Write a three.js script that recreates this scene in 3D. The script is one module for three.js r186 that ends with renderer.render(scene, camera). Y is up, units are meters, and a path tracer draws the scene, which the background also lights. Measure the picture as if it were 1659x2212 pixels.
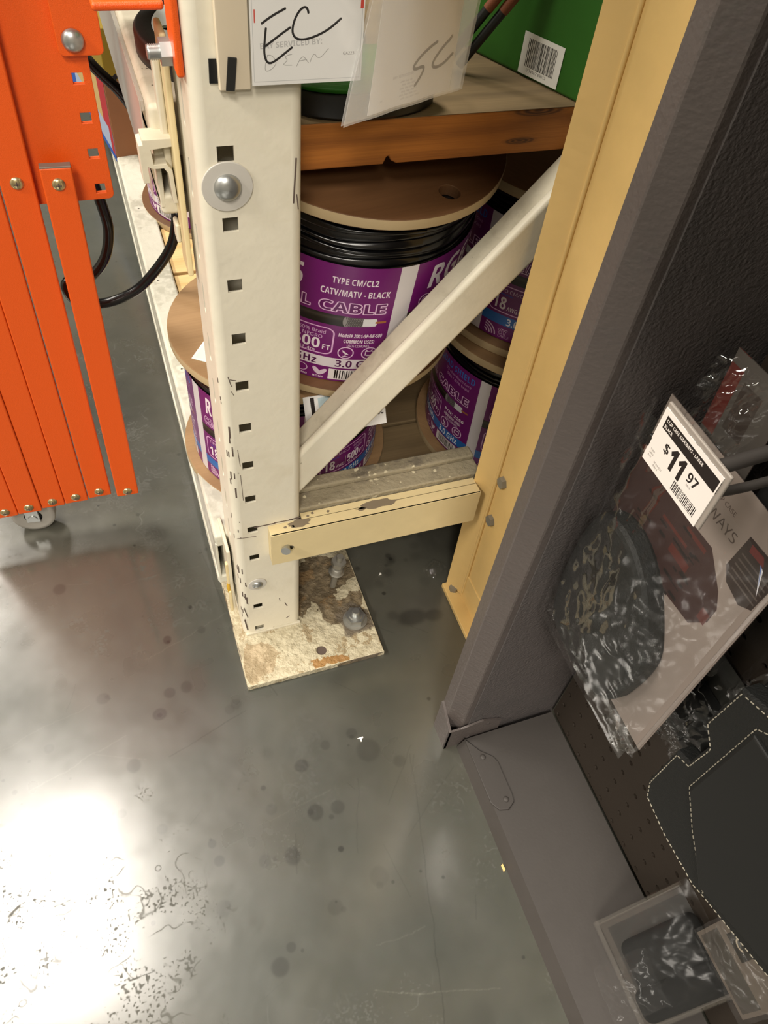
import * as THREE from 'three';
import { RoundedBoxGeometry } from 'three/addons/geometries/RoundedBoxGeometry.js';
import { RectAreaLightUniformsLib } from 'three/addons/lights/RectAreaLightUniformsLib.js';
import { mergeGeometries } from 'three/addons/utils/BufferGeometryUtils.js';

// ---------------------------------------------------------------- camera, light, exposure
const scene = new THREE.Scene();
scene.background = new THREE.Color(0x050505);
const camera = new THREE.PerspectiveCamera(67.15, 1659 / 2212, 0.02, 60);
camera.position.set(-0.0682, 0.9067, 0.518);
camera.rotation.set(-0.8835, -0.439, 0.1388, 'YXZ');
const renderer = new THREE.WebGLRenderer({ antialias: true });
renderer.toneMapping = THREE.LinearToneMapping;
renderer.toneMappingExposure = 0.98;
renderer.shadowMap.enabled = true;
RectAreaLightUniformsLib.init();
const LAMP_COLOR = new THREE.Color(1.0, 0.925, 0.82);
const LAMP_POWER = 60;                       // radiance of one lamp panel
// x, y, z, width, length of every ceiling panel
const LAMPS = [[-1.5, 6.0, -1.5, 1.0, 1.5], [-1.9, 6.0, 4.6, 1.25, 1.8], [-1.9, 6.0, 8.0, 1.25, 1.8], [-5.4, 6.0, 1.6, 1.25, 1.8], [-5.4, 6.0, -1.4, 1.1, 1.6], [-2.5, 6.0, -4.9, .9, 1.3]];

// ---------------------------------------------------------------- helpers
const V = (x, y, z) => new THREE.Vector3(x, y, z);
const used = {};
function numbered(name) { const n = used[name] = (used[name] ?? -1) + 1; return n ? `${name}_${String(n).padStart(3, '0')}` : name; }
function tag(o, label, category, group) { o.userData = { label, category }; if (group) o.userData.group = group; return o; }
function thing(name, label, category, [x, y, z] = [0, 0, 0], group) {
  const o = new THREE.Group(); o.name = numbered(name); scene.add(o); o.position.set(x, y, z);
  return tag(o, label, category, group);
}
function mesh(name, geo, mat, parent, label) {
  const g = Array.isArray(geo) ? join(geo) : geo;
  const m = new THREE.Mesh(g, mat); m.castShadow = m.receiveShadow = true;
  m.name = parent ? name : numbered(name); (parent || scene).add(m);
  if (label) m.userData.label = label;
  return m;
}
function struct(name, geo, mat) { const m = mesh(name, geo, mat); m.userData.kind = 'structure'; return m; }
function join(list) {
  const l = list.map(g => { const n = g.index ? g.toNonIndexed() : g; for (const k of Object.keys(n.attributes)) if (!['position', 'normal', 'uv'].includes(k)) n.deleteAttribute(k); return n; });
  return mergeGeometries(l);
}
// uv in metres, projected along the dominant normal of every face
function uvBox(geo, grain = 'x') {
  const g = geo.index ? geo.toNonIndexed() : geo, p = g.attributes.position, n = g.attributes.normal, uv = new Float32Array(p.count * 2);
  for (let i = 0; i < p.count; i += 3) {
    const s = [0, 0, 0];
    for (let k = 0; k < 3; k++) { s[0] += n.getX(i + k); s[1] += n.getY(i + k); s[2] += n.getZ(i + k); }
    const a = s.map(Math.abs), ax = a[0] > a[1] && a[0] > a[2] ? 0 : a[1] > a[2] ? 1 : 2;
    let ab = [[2, 1], [0, 2], [0, 1]][ax];
    const gi = 'xyz'.indexOf(grain); if (ab[1] === gi) ab = [ab[1], ab[0]];
    for (let k = 0; k < 3; k++) { const c = [p.getX(i + k), p.getY(i + k), p.getZ(i + k)]; uv[(i + k) * 2] = c[ab[0]]; uv[(i + k) * 2 + 1] = c[ab[1]]; }
  }
  g.setAttribute('uv', new THREE.BufferAttribute(uv, 2));
  return g;
}
// box between two corners with small rounded edges
function box(x0, y0, z0, x1, y1, z1, r = 0.0015, grain = 'x', seg = 2) {
  const w = x1 - x0, h = y1 - y0, d = z1 - z0;
  const g = new RoundedBoxGeometry(w, h, d, seg, Math.min(r, w * .49, h * .49, d * .49));
  g.translate((x0 + x1) / 2, (y0 + y1) / 2, (z0 + z1) / 2);
  return uvBox(g, grain);
}
function plate(pts, holes, depth, bevel = 0) {       // outline in XY, extruded along +z
  const s = new THREE.Shape(pts.map(p => new THREE.Vector2(p[0], p[1])));
  for (const h of holes) s.holes.push(new THREE.Path(h.map(p => new THREE.Vector2(p[0], p[1]))));
  return new THREE.ExtrudeGeometry(s, { depth, bevelEnabled: bevel > 0, bevelSize: bevel, bevelThickness: bevel, bevelSegments: 2, curveSegments: 8 });
}
const rect = (x0, y0, x1, y1) => [[x0, y0], [x1, y0], [x1, y1], [x0, y1]];
const circ = (x, y, r, n = 12) => Array.from({ length: n }, (_, i) => [x + r * Math.cos(-i / n * 2 * Math.PI), y + r * Math.sin(-i / n * 2 * Math.PI)]);
function roundRect(x0, y0, x1, y1, r, n = 4) {
  const o = [];
  for (const [cx, cy, a] of [[x1 - r, y0 + r, -90], [x1 - r, y1 - r, 0], [x0 + r, y1 - r, 90], [x0 + r, y0 + r, 180]])
    for (let i = 0; i <= n; i++) { const t = (a + 90 * i / n) * Math.PI / 180; o.push([cx + r * Math.cos(t), cy + r * Math.sin(t)]); }
  return o;
}
// six-sided nut or bolt head with flat sides
function hex(a, b, h) { const g = new THREE.CylinderGeometry(a, b, h, 6).toNonIndexed(); g.computeVertexNormals(); return g; }
function smoothPts(pts, n = 48) { const c = new THREE.CatmullRomCurve3(pts.map(p => V(p[0], p[1], 0)), true, 'centripetal'); return c.getSpacedPoints(n).slice(0, n).map(p => [p.x, p.y]); }
const lathe = (pts, seg = 64) => new THREE.LatheGeometry(pts.map(p => new THREE.Vector2(p[0], p[1])), seg);
function tube(pts, r, seg = 80, rs = 10) { return new THREE.TubeGeometry(new THREE.CatmullRomCurve3(pts.map(p => V(...p))), seg, r, rs); }
// turn a geometry built along +y so that it points along dir, then move it
function aim(g, dir, at) { g.applyQuaternion(new THREE.Quaternion().setFromUnitVectors(V(0, 1, 0), V(...dir).normalize())); g.translate(...at); return g; }
let seedState = 12345;
const rnd = () => { seedState = (seedState * 1664525 + 1013904223) >>> 0; return seedState / 4294967296; };
const rr = (a, b) => a + (b - a) * rnd();

// ---------------------------------------------------------------- textures
function lattice(seed) {
  const t = new Float32Array(256 * 256); let s = seed * 7919 + 17 >>> 0;
  for (let i = 0; i < t.length; i++) { s = (s * 1664525 + 1013904223) >>> 0; t[i] = s / 4294967296; }
  return (x, y, p) => {
    const xi = Math.floor(x), yi = Math.floor(y); let fx = x - xi, fy = y - yi; fx = fx * fx * (3 - 2 * fx); fy = fy * fy * (3 - 2 * fy);
    const m = (v, q) => ((v % q) + q) % q, a = m(xi, p), b = m(xi + 1, p), c = m(yi, p) * 256, d = m(yi + 1, p) * 256;
    return (t[a + c] * (1 - fx) + t[b + c] * fx) * (1 - fy) + (t[a + d] * (1 - fx) + t[b + d] * fx) * fy;
  };
}
// tileable fbm over the unit square
function fbm(seed, base, oct, gain = 0.5, sx = 1) {
  const L = lattice(seed);
  return (u, v) => { let a = 0, w = 1, t = 0, f = base; for (let i = 0; i < oct; i++) { a += w * L(u * f * sx, v * f, Math.min(256, f * Math.max(1, sx))); t += w; w *= gain; f *= 2; } return a / t; };
}
const clamp = (v, a = 0, b = 1) => Math.min(b, Math.max(a, v));
const smooth = (a, b, x) => { const t = clamp((x - a) / (b - a)); return t * t * (3 - 2 * t); };
function pixels(w, h, fn, srgb = true) {
  const d = new Uint8Array(w * h * 4);
  for (let y = 0; y < h; y++) for (let x = 0; x < w; x++) { const c = fn((x + .5) / w, (y + .5) / h), i = (y * w + x) * 4; d[i] = c[0]; d[i + 1] = c[1]; d[i + 2] = c[2]; d[i + 3] = 255; }
  const t = new THREE.DataTexture(d, w, h); if (srgb) t.colorSpace = THREE.SRGBColorSpace;
  return finish(t);
}
function finish(t) { t.wrapS = t.wrapT = THREE.RepeatWrapping; t.magFilter = THREE.LinearFilter; t.minFilter = THREE.LinearMipmapLinearFilter; t.generateMipmaps = true; t.anisotropy = 8; t.needsUpdate = true; return t; }
function canvas(w, h, draw) {
  const c = document.createElement('canvas'); c.width = w; c.height = h; const g = c.getContext('2d'); draw(g, w, h);
  const t = new THREE.CanvasTexture(c); t.colorSpace = THREE.SRGBColorSpace; return finish(t);
}
const rep = (t, mx, my = mx) => { t.repeat.set(1 / mx, 1 / my); return t; };
const std = o => new THREE.MeshStandardMaterial(o);
const phys = o => new THREE.MeshPhysicalMaterial(o);
const mixc = (a, b, t) => [a[0] + (b[0] - a[0]) * t, a[1] + (b[1] - a[1]) * t, a[2] + (b[2] - a[2]) * t];

// painted steel with chips, scuffs and grime; size in metres is set by rep()
function paintTex(seed, base, chip, grime, chips, scuffs, size = 512) {
  const n1 = fbm(seed, 4, 5), n2 = fbm(seed + 1, 16, 4, .6), n3 = fbm(seed + 2, 24, 3, .6, 1);
  return pixels(size, size, (u, v) => {
    let c = base.slice(); const a = n1(u, v), b = n2(u, v), d = n3(u, v);
    c = mixc(c, grime, scuffs * smooth(.5, .75, a) * smooth(.35, .65, b));
    c = mixc(c, chip, smooth(1 - chips, 1 - chips + .03, d * .75 + a * .25));
    const k = 1 + (b - .5) * .05; return c.map(x => clamp(x * k, 0, 255));
  });
}
function bumpTex(seed, base, oct, gain = .55, size = 512) { const n = fbm(seed, base, oct, gain); return pixels(size, size, (u, v) => { const k = n(u, v) * 255; return [k, k, k]; }, false); }
function woodTex(seed, light, dark, sx, size = 512, knots = []) {
  const n = fbm(seed, 4, 5, .55), L = lattice(seed + 5), w = fbm(seed + 3, 2, 3);
  return pixels(size, size, (u, v) => {
    const y = v * sx + (w(u, v) - .5) * 1.2; let ring = .5 + .5 * Math.sin((y + n(u, v) * .5) * Math.PI * 2);
    const fine = L(u * 8, v * 220, 256) * .6 + L(u * 16, v * 110, 256) * .4;
    let c = mixc(light, dark, clamp(.15 + .45 * ring * ring + .5 * (fine - .5)));
    for (const [ku, kv, kr] of knots) { const q = Math.hypot(u - ku, (v - kv) * .8) / kr; if (q < 1.6) c = mixc(c, mixc(dark, [40, 22, 8], .6), smooth(1.6, .7, q) * (.7 + .3 * Math.sin(q * 14))); }
    return c;
  });
}

// floor: polished concrete, 1.6 m tile whose origin is at x = -0.75, z = -1.0
const FX = -0.75, FZ = -1.0, FS = 1.6;
function floorColor() {
  const N = 2048, a = fbm(11, 3, 6, .55), b = fbm(12, 12, 5, .6), c = fbm(13, 90, 2, .6), d = new Float32Array(N * N).fill(1);
  const put = (x, z, r, k, soft = .4, sx = 1) => {
    const cx = (x - FX) / FS * N, cz = (z - FZ) / FS * N, R = r / FS * N;
    for (let j = Math.floor(cz - R * 1.5); j <= cz + R * 1.5; j++) for (let i = Math.floor(cx - R * 1.5); i <= cx + R * 1.5; i++) {
      if (i < 0 || j < 0 || i >= N || j >= N) continue;
      const w = .25 * (b(i / N, j / N) - .5), q = Math.hypot((i - cx) / sx, j - cz) / R + w; if (q < 1) d[j * N + i] *= 1 - (1 - k) * .8 * smooth(1, 1 - soft, q);
    }
  };
  const spots = [[-97, -26, 8, .7], [-122, 74, 9, .62], [-106, 49, 8, .74], [-85, 47, 9, .74], [-184, 34, 9, .8], [-221, -142, 10, .8], [-160, 129, 10, .78], [26, 186, 9, .72], [27, 243, 11, .72],
    [53, 245, 9, .78], [-91, 242, 6, .7], [-87, 262, 7, .68], [-10, 281, 12, .7], [-40, 277, 9, .82], [-49, 381, 11, .75], [-34, 367, 6, .76], [-31, 87, 8, .82], [-52, -29, 7, .84], [108, 191, 16, .82], [95, 165, 8, .8],
    [-40, 92, 7, .85], [-20, 225, 8, .86], [-92, 310, 10, .88], [60, 170, 7, .84], [-180, 180, 6, .8], [140, 215, 8, .85], [75, 330, 12, .9], [20, 345, 9, .88], [-250, 80, 7, .85], [-140, 210, 7, .85]];
  for (const [x, z, r, k] of spots) { put(x / 1000, z / 1000, r / 1000, k, .35, rr(.85, 1.1)); if (rnd() < .6) put(x / 1000 + rr(-.012, .012), z / 1000 + rr(-.012, .012), r / 2500, k, .5); }
  for (let i = 0; i < 90; i++) put(rr(-.5, .3), rr(-.9, .55), rr(.0015, .004), rr(.55, .85), .5);
  for (let i = 0; i < 14; i++) put(rr(-.4, .3), rr(-.6, .5), rr(.01, .03), rr(.86, .94), .8);
  const line = (x0, z0, x1, z1, w, k, wob = .004) => { const n = Math.ceil(Math.hypot(x1 - x0, z1 - z0) / .0006); let o = 0; for (let i = 0; i <= n; i++) { o += rr(-1, 1) * wob * .06; o *= .985; put(x0 + (x1 - x0) * i / n + o, z0 + (z1 - z0) * i / n + o * .7, w, k, .8); } };
  line(.155, .21, .062, .62, .001, .92); line(-.005, .02, -.03, -.16, .001, .92); line(-.005, .02, .02, .09, .0012, .9); line(-.12, .13, -.02, .10, .0012, .9);
  line(.06, .3, .085, .22, .0009, .93); line(.09, .3, .1, .36, .0009, .94); line(-.01, .3, .0, .26, .0011, .9); line(.11, .26, .16, .2, .001, .93); line(.12, .3, .2, .24, .0009, .94);
  for (let i = 0; i < 60; i++) { const x = rr(-.4, .3), z = rr(-.5, .5), t = rr(0, 6.3), l = rr(.01, .05); line(x, z, x + Math.cos(t) * l, z + Math.sin(t) * l, .0007, rr(.84, .96)); }
  for (let i = 0; i < 26; i++) { const x = rr(-.45, .2), z = rr(-.5, .5), t = rr(-.5, .5), l = rr(.03, .14); line(x, z, x + Math.cos(t) * l, z - Math.sin(t) * l, .001, rr(1.03, 1.1), .008); }
  // dark blotches in the corner behind the post
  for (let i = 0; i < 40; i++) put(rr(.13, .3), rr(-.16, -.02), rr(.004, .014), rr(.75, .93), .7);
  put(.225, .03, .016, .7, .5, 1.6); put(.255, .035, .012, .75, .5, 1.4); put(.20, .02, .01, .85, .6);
  return pixels(N, N, (u, v) => {
    const i = Math.min(N - 1, Math.floor(u * N)), j = Math.min(N - 1, Math.floor((1 - v) * N));
    const A = a(u, v), B = b(u, v), C = c(u, v), k = (.85 + .3 * A + .16 * (B - .5) + .06 * (C - .5)) * d[j * N + i];
    const t = mixc([78, 77, 69], [66, 69, 64], smooth(.35, .65, a(v, u))); return t.map(x => clamp(x * k, 0, 255));
  });
}
const sealerWear = (() => {
  const a = fbm(23, 256, 1), b = fbm(24, 6, 4, .6), c = fbm(25, 70, 2, .6), e = fbm(26, 48, 3, .5), f = fbm(27, 34, 3, .5);
  return (u, v) => {
    const q = b(u, v), wear = smooth(.34, .56, q), g = a((u * 3.3) % 1, (v * 3.3) % 1), fleck = smooth(.71, .79, g * .6 + c(u, v) * .4) * wear;
    const crack = (smooth(.012, .004, Math.abs(e(u, v) - .5)) * smooth(.54, .64, c(v, u)) + smooth(.012, .004, Math.abs(f(v, u) - .5)) * smooth(.56, .66, c(u, v))) * wear;
    return clamp(fleck + .7 * crack);
  };
})();
function floorRough() { const a = fbm(21, 4, 5, .6), b = fbm(22, 40, 3, .6); return pixels(2048, 2048, (u, v) => { const w = sealerWear(u, v), k = 255 * clamp(.31 + .1 * (a(u, v) - .5) + .14 * (b(u, v) - .5) + .5 * w); return [k, k, k]; }, false); }

function sealerRough() { const a = fbm(28, 10, 5, .65), b = fbm(29, 60, 3, .6); return pixels(1024, 1024, (u, v) => { const k = 255 * clamp(.155 + .2 * (a(u, v) - .5) + .1 * (b(u, v) - .5), .06, .4); return [k, k, k]; }, false); }
// worn flecks and hairline cracks in the floor sealer
function floorSealer() { return pixels(2048, 2048, (u, v) => { const k = 255 * (.97 - .92 * sealerWear(u, v)); return [k, k, k]; }, false); }

// ---------------------------------------------------------------- materials
const M = {};
M.floor = phys({ map: floorColor(), roughnessMap: floorRough(), roughness: 1, metalness: 0, clearcoat: 1, clearcoatMap: floorSealer(), clearcoatRoughness: 1, clearcoatRoughnessMap: sealerRough(), bumpMap: rep(bumpTex(31, 60, 3), 1), bumpScale: .0002 });
M.wall = std({ color: 0xb9b2a4, roughness: .9 });
M.ceiling = std({ color: 0x77736b, roughness: .95 });
M.cream = std({ map: rep(paintTex(41, [224, 218, 199], [98, 88, 70], [186, 176, 150], .18, .25, 1024), .5), roughness: .42, bumpMap: rep(bumpTex(42, 40, 3), .25), bumpScale: .0002 });
M.creamDirty = std({ map: rep(paintTex(43, [208, 201, 180], [92, 84, 70], [164, 156, 134], .2, .4, 512), .18), roughness: .5, bumpMap: rep(bumpTex(42, 40, 3), .25), bumpScale: .0003 });
M.grimySteel = std({ map: rep(paintTex(44, [150, 140, 116], [206, 196, 166], [108, 100, 86], .3, .9, 512), .16), roughness: .75, bumpMap: rep(bumpTex(45, 24, 4), .12), bumpScale: .0012 });
M.silverPaint = std({ map: rep(paintTex(46, [205, 203, 188], [70, 68, 60], [150, 148, 132], .2, .6, 512), .22), roughness: .35, bumpMap: rep(bumpTex(45, 24, 4), .2), bumpScale: .0006 });
M.yellowPost = std({ map: rep(paintTex(47, [222, 188, 122], [160, 134, 84], [208, 173, 106], .1, .3, 512), .4), roughness: .45, bumpMap: rep(bumpTex(42, 40, 3), .3), bumpScale: .0002 });
M.strut = std({ map: rep(paintTex(48, [218, 200, 154], [150, 134, 106], [198, 180, 134], .2, .3, 512), .3), roughness: .45 });
M.grey = std({ map: rep(paintTex(49, [86, 79, 76], [104, 97, 94], [76, 71, 69], .12, .4, 512), .35), roughness: .42, bumpMap: rep(bumpTex(50, 70, 3), .16), bumpScale: .00035 });
M.greyDeck = std({ map: rep(paintTex(51, [64, 60, 57], [54, 51, 48], [57, 53, 49], .12, .5, 512), .35), roughness: .55, bumpMap: rep(bumpTex(50, 70, 3), .2), bumpScale: .00006 });
M.pegboard = std({ color: 0x2b231b, roughness: .6, bumpMap: rep(bumpTex(50, 70, 3), .1), bumpScale: .0001 });
M.black = std({ color: 0x0a0a0a, roughness: .45 });
M.blackGloss = std({ color: 0x0b0b0c, roughness: .22 });
M.orange = std({ color: 0xe0570d, roughness: .45, bumpMap: rep(bumpTex(52, 64, 3), .03), bumpScale: .00015 });
M.zinc = std({ color: 0xb4b6b4, roughness: .35, metalness: .85 });
M.zincDull = std({ color: 0x96938a, roughness: .55, metalness: .6 });
M.brass = std({ color: 0xc9b98d, roughness: .28, metalness: .9 });
M.bareSteel = std({ color: 0x8b857c, roughness: .5, metalness: .5 });
M.rust = std({ color: 0x5a4c44, roughness: .8 });
M.nylon = phys({ color: 0xdcd8cf, roughness: .35, transmission: .25, thickness: 0 });
M.woodLight = std({ map: rep(woodTex(61, [226, 196, 140], [196, 158, 100], 3), .5, .16), roughness: .6 });
M.woodPlank = std({ map: rep(woodTex(62, [172, 106, 38], [120, 68, 18], 3, 512, [[.72, .6, .05], [.69, .2, .03]]), .4, .06), roughness: .65 });
M.woodGrey = std({ map: rep(woodTex(63, [126, 106, 74], [96, 80, 54], 5), .5, .2), roughness: .8 });
M.ply = std({ map: rep(woodTex(64, [160, 128, 90], [136, 106, 72], 2), .4, .25), roughness: .55 });
M.plyShaded = std({ map: rep(woodTex(68, [108, 76, 48], [88, 60, 36], 2), .4, .25), roughness: .5 });  // same plywood as ply, with the shade under the plank in its colour
M.plyEdge = std({ map: rep(woodTex(65, [196, 176, 138], [150, 128, 92], 9), .2, .03), roughness: .7 });
M.carton = std({ map: rep(paintTex(66, [140, 96, 62], [120, 82, 52], [126, 86, 54], .1, .3), .3), roughness: .8 });
M.paper = std({ color: 0xe6e3dc, roughness: .7 });
M.film = phys({ color: 0xffffff, roughness: .06, transmission: 1, thickness: 0, ior: 1.45 });
M.filmSoft = phys({ color: 0xffffff, roughness: .25, transmission: 1, thickness: 0, ior: 1.25 });
M.filmHazy = phys({ color: 0xffffff, roughness: .15, transmission: .8, thickness: 0, ior: 1.45 });
M.stripFilm = phys({ color: 0xf4f2ec, roughness: .3, transmission: .75, thickness: 0 });
M.panel = std({ map: rep(paintTex(53, [84, 79, 78], [112, 108, 106], [74, 71, 70], .16, .5, 512), .3), roughness: .45, bumpMap: rep(bumpTex(50, 70, 3), .14), bumpScale: .0008 });
M.wallLamp = std({ color: 0x222222, emissive: LAMP_COLOR, emissiveIntensity: 1 });
M.fitting = std({ color: 0x8f8f8a, roughness: .5, metalness: .3 });
M.greenPlastic = std({ color: 0x2f7d1c, roughness: .4 });
M.thread = std({ color: 0x8f8a7c, roughness: .8 });
M.leather = std({ color: 0x0b0d0c, roughness: .66, bumpMap: rep(bumpTex(67, 60, 3), .08), bumpScale: .0004 });
M.leatherSmooth = std({ color: 0x0c0d0c, roughness: .6 });
M.rubber = std({ color: 0x9a968e, roughness: .7 });

// ---------------------------------------------------------------- the hall: floor, walls, ceiling, lamps
{
  const g = new THREE.BoxGeometry(24, .2, 24); g.translate(0, -.1, 0); const f = uvBox(g), uv = f.attributes.uv;
  for (let i = 0; i < uv.count; i++) uv.setXY(i, (uv.getX(i) - FX) / FS, 1 - (uv.getY(i) - FZ) / FS);
  struct('floor', f, M.floor);
  struct('ceiling', new THREE.BoxGeometry(24, .2, 24).translate(0, 7.1, 0), M.ceiling);
  struct('wall_left', new THREE.BoxGeometry(.2, 7, 24).translate(-9.1, 3.5, 0), M.wall);
  struct('wall_right', new THREE.BoxGeometry(.2, 7, 24).translate(9.1, 3.5, 0), M.wall);
  struct('wall_back', new THREE.BoxGeometry(24, 7, .2).translate(0, 3.5, -11.9), M.wall);
  struct('wall_front', new THREE.BoxGeometry(24, 7, .2).translate(0, 3.5, 11.9), M.wall);
  LAMPS.forEach(([x, y, z, LW, LL], i) => {
    const t = thing('high_bay_lamp', 'long white panel lamp hung over the aisle, ' + ['the small one ahead of the camera', 'behind the camera', 'farthest behind the camera', 'beyond the aisle beside the camera', 'beyond the aisle and ahead', 'farthest ahead along the aisle'][i], 'lamp', [x, y, z], 'ceiling lamps over the aisle'), h = LW / 2, k = LL / 2;
    mesh('housing', box(-h - .05, .01, -k - .05, h + .05, .12, k + .05, .01), M.fitting, t);
    mesh('diffuser', new THREE.BoxGeometry(LW, .01, LL).translate(0, .003, 0), M.wallLamp, t);
    mesh('rod', new THREE.CylinderGeometry(.012, .012, .86, 8).translate(0, .55, 0), M.fitting, t);
    const l = new THREE.RectAreaLight(LAMP_COLOR, LAMP_POWER, LW, LL); l.position.set(x, y - .006, z); l.rotation.x = -Math.PI / 2; scene.add(l);
  });
}

// ---------------------------------------------------------------- cream rack post with base plate, brace and rear strut
const PITCH = .0522, HX = .0203, HY = .0186, W = .075, RC = .009, TOP = 2.4, B = .009;   // B: top of the base plate
{
  const t = thing('rack_upright', 'cream steel rack post with a column of square holes on a worn base plate', 'rack post');
  const hs = (k) => k < 7 ? .0056 : .0058, holes = [];
  for (let k = 0; k < 18; k++) { if (k === 2 || k === 13 || k === 16) continue; const s = hs(k); holes.push(rect(HX - s - RC, HY + k * PITCH - s, HX + s - RC, HY + k * PITCH + s)); }
  const F = plate(rect(0, B, W - 2 * RC, TOP), holes, .0025).translate(RC, 0, -.0025);
  const slots = []; for (let k = 0; k < 18; k++) slots.push(roundRect(.034, HY + k * PITCH + .003, .041, HY + k * PITCH + .033, .0034));
  const Lf = plate(rect(RC, B, W - .001, TOP), slots, .0025).rotateY(Math.PI / 2);       // x -> -z
  const corner = (x, z, a) => new THREE.CylinderGeometry(RC, RC, TOP - B, 10, 1, true, a, Math.PI / 2).translate(x, (TOP + B) / 2, z);
  const inner = (x, z, a) => { const g = new THREE.CylinderGeometry(RC - .0025, RC - .0025, TOP - B, 8, 1, true, a, Math.PI / 2).translate(x, (TOP + B) / 2, z); return g; };
  mesh('post', [uvBox(F, 'y'), uvBox(Lf, 'y'), uvBox(corner(RC, -RC, -Math.PI / 2)), uvBox(corner(W - RC, -RC, 0)), uvBox(inner(RC, -RC, -Math.PI / 2)), uvBox(inner(W - RC, -RC, 0)),
    box(W - .0025, B, -W, W, TOP, -RC, .0003, 'y', 1), box(.0, B, -W, W, TOP, -W + .0025, .0003, 'y', 1)], M.cream, t);
  mesh('weld_bead', [box(.002, B - .002, -.002, .075, B + .003, .0025, .0015)], M.creamDirty, t);
  // scratches in the paint
  const sc = (x, y, l, w, a) => box(-w, -l, 0, w, l, .0004, .0002, 'x', 1).rotateZ(a).translate(x, y, -.0001);
  for (const g of [sc(.0685, .622, .017, .0006, -.06), sc(.0705, .606, .006, .0004, .1), sc(.0095, .444, .006, .0004, .2), sc(.0125, .445, .003, .0004, 1.2), sc(.011, .43, .003, .0003, .4), sc(.0125, .30, .02, .0003, .02), sc(.012, .345, .012, .0003, .05), sc(.013, .216, .011, .0004, 1.45), sc(.0035, .033, .014, .0009, .1), sc(.0045, .062, .012, .0006, .15), sc(.056, .06, .005, .0006, .3), sc(.048, .075, .003, .0005, .1), sc(.058, .028, .003, .0006, -.9), sc(.034, .2312, .012, .0008, 1.57), sc(.055, .2316, .011, .0007, 1.53), sc(.068, .2322, .007, .0009, 1.6)]) mesh('paint_scratch', g, M.rust, t);
  for (let k = 0; k < 36; k++) { const a = rr(-1.5, -.1), l = rr(.0006, .0045) * (rnd() < .3 ? 2 : 1); mesh('paint_chip', box(-.0004, -l, 0, .0004 + l * .12, l, .0004, .0002, 'x', 1).translate(0, 0, RC - .0001).rotateY(a).translate(RC, rr(.02, .5), -RC), M.rust, t); }
  // base plate with worn paint
  const P0 = [-.0112, -.115], P1 = [.1677, .0727];
  const worn = [[109, -106], [170, -77], [169, -60], [137, -35], [132, -17], [162, -25], [166, -12], [160, 7], [139, -2], [133, 17], [108, 15], [101, 6], [105, -16], [96, -23], [79, -5], [70, -60]];
  const tan = [[-8, 14], [21, 16], [38, 36], [25, 59], [4, 71], [-13, 72]], slot = [[74, 63], [91, 60], [125, 67], [126, 72], [90, 70], [76, 70]];
  const inside = (poly, x, y) => { let c = false; for (let i = 0, j = poly.length - 1; i < poly.length; j = i++) { const [a, b] = poly[i], [d, e] = poly[j]; if ((b > y) !== (e > y) && x < (d - a) * (y - b) / (e - b) + a) c = !c; } return c; };
  const n1 = fbm(71, 8, 5, .6), n2 = fbm(72, 24, 4, .6);
  const ptex = pixels(768, 768, (u, v) => {
    const a = n1(u, v), b = n2(u, v), x = (P0[0] + u * (P1[0] - P0[0])) * 1000 + (a - .5) * 26 + (b - .5) * 8, z = (P1[1] - v * (P1[1] - P0[1])) * 1000 + (n1(v, u) - .5) * 26 + (b - .5) * 8;
    let c = mixc([192, 183, 156], [174, 164, 137], smooth(.4, .65, b));
    if (a > .62 && b > .5) c = mixc(c, [150, 132, 100], .7);
    if (inside(tan, x, z)) c = mixc([178, 162, 132], [152, 136, 106], smooth(.35, .65, b));
    if (inside(slot, x, z)) c = mixc([172, 132, 78], [140, 104, 62], b);
    if (inside(worn, x, z)) c = mixc(mixc([124, 110, 86], [98, 86, 66], smooth(.35, .65, b)), [142, 112, 74], smooth(.52, .66, a) * .6);
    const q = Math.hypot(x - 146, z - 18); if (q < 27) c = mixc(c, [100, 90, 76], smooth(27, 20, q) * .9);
    return c;
  });
  const bp = uvBox(plate([[P0[0], -P1[1]], [P1[0], -P1[1]], [P1[0], .115], [P0[0], .115]].map(p => [p[0], p[1]]), [circ(.0905, -.049, .0078, 20)], .0075, .0012).rotateX(-Math.PI / 2));
  const uv = bp.attributes.uv; for (let i = 0; i < uv.count; i++) uv.setXY(i, (uv.getX(i) - P0[0]) / (P1[0] - P0[0]), 1 - (uv.getY(i) + .115) / (P1[1] + .115));
  mesh('base_plate', bp, std({ map: ptex, roughness: .65, bumpMap: rep(bumpTex(73, 16, 4), .6), bumpScale: .003 }), t, 'worn base plate with flaking cream paint');
  mesh('bolt_hole_plug', new THREE.CylinderGeometry(.0076, .0076, .006, 20).translate(.0905, .0035, .049), M.rust, t);
  const bt = new THREE.Group(); bt.name = 'anchor_bolt'; bt.position.set(.146, B, .018); t.add(bt);
  mesh('washer', new THREE.CylinderGeometry(.0165, .0165, .0022, 28).translate(0, .0011, 0), M.zincDull, bt);
  mesh('nut', hex(.0136, .0138, .0105).rotateY(.3).translate(0, .0075, 0), M.zinc, bt);
  mesh('stud', [new THREE.CylinderGeometry(.0048, .0056, .011, 16).translate(0, .018, 0), new THREE.CylinderGeometry(.0085, .0095, .002, 20).translate(0, .0135, 0)], M.zinc, bt);
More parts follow.
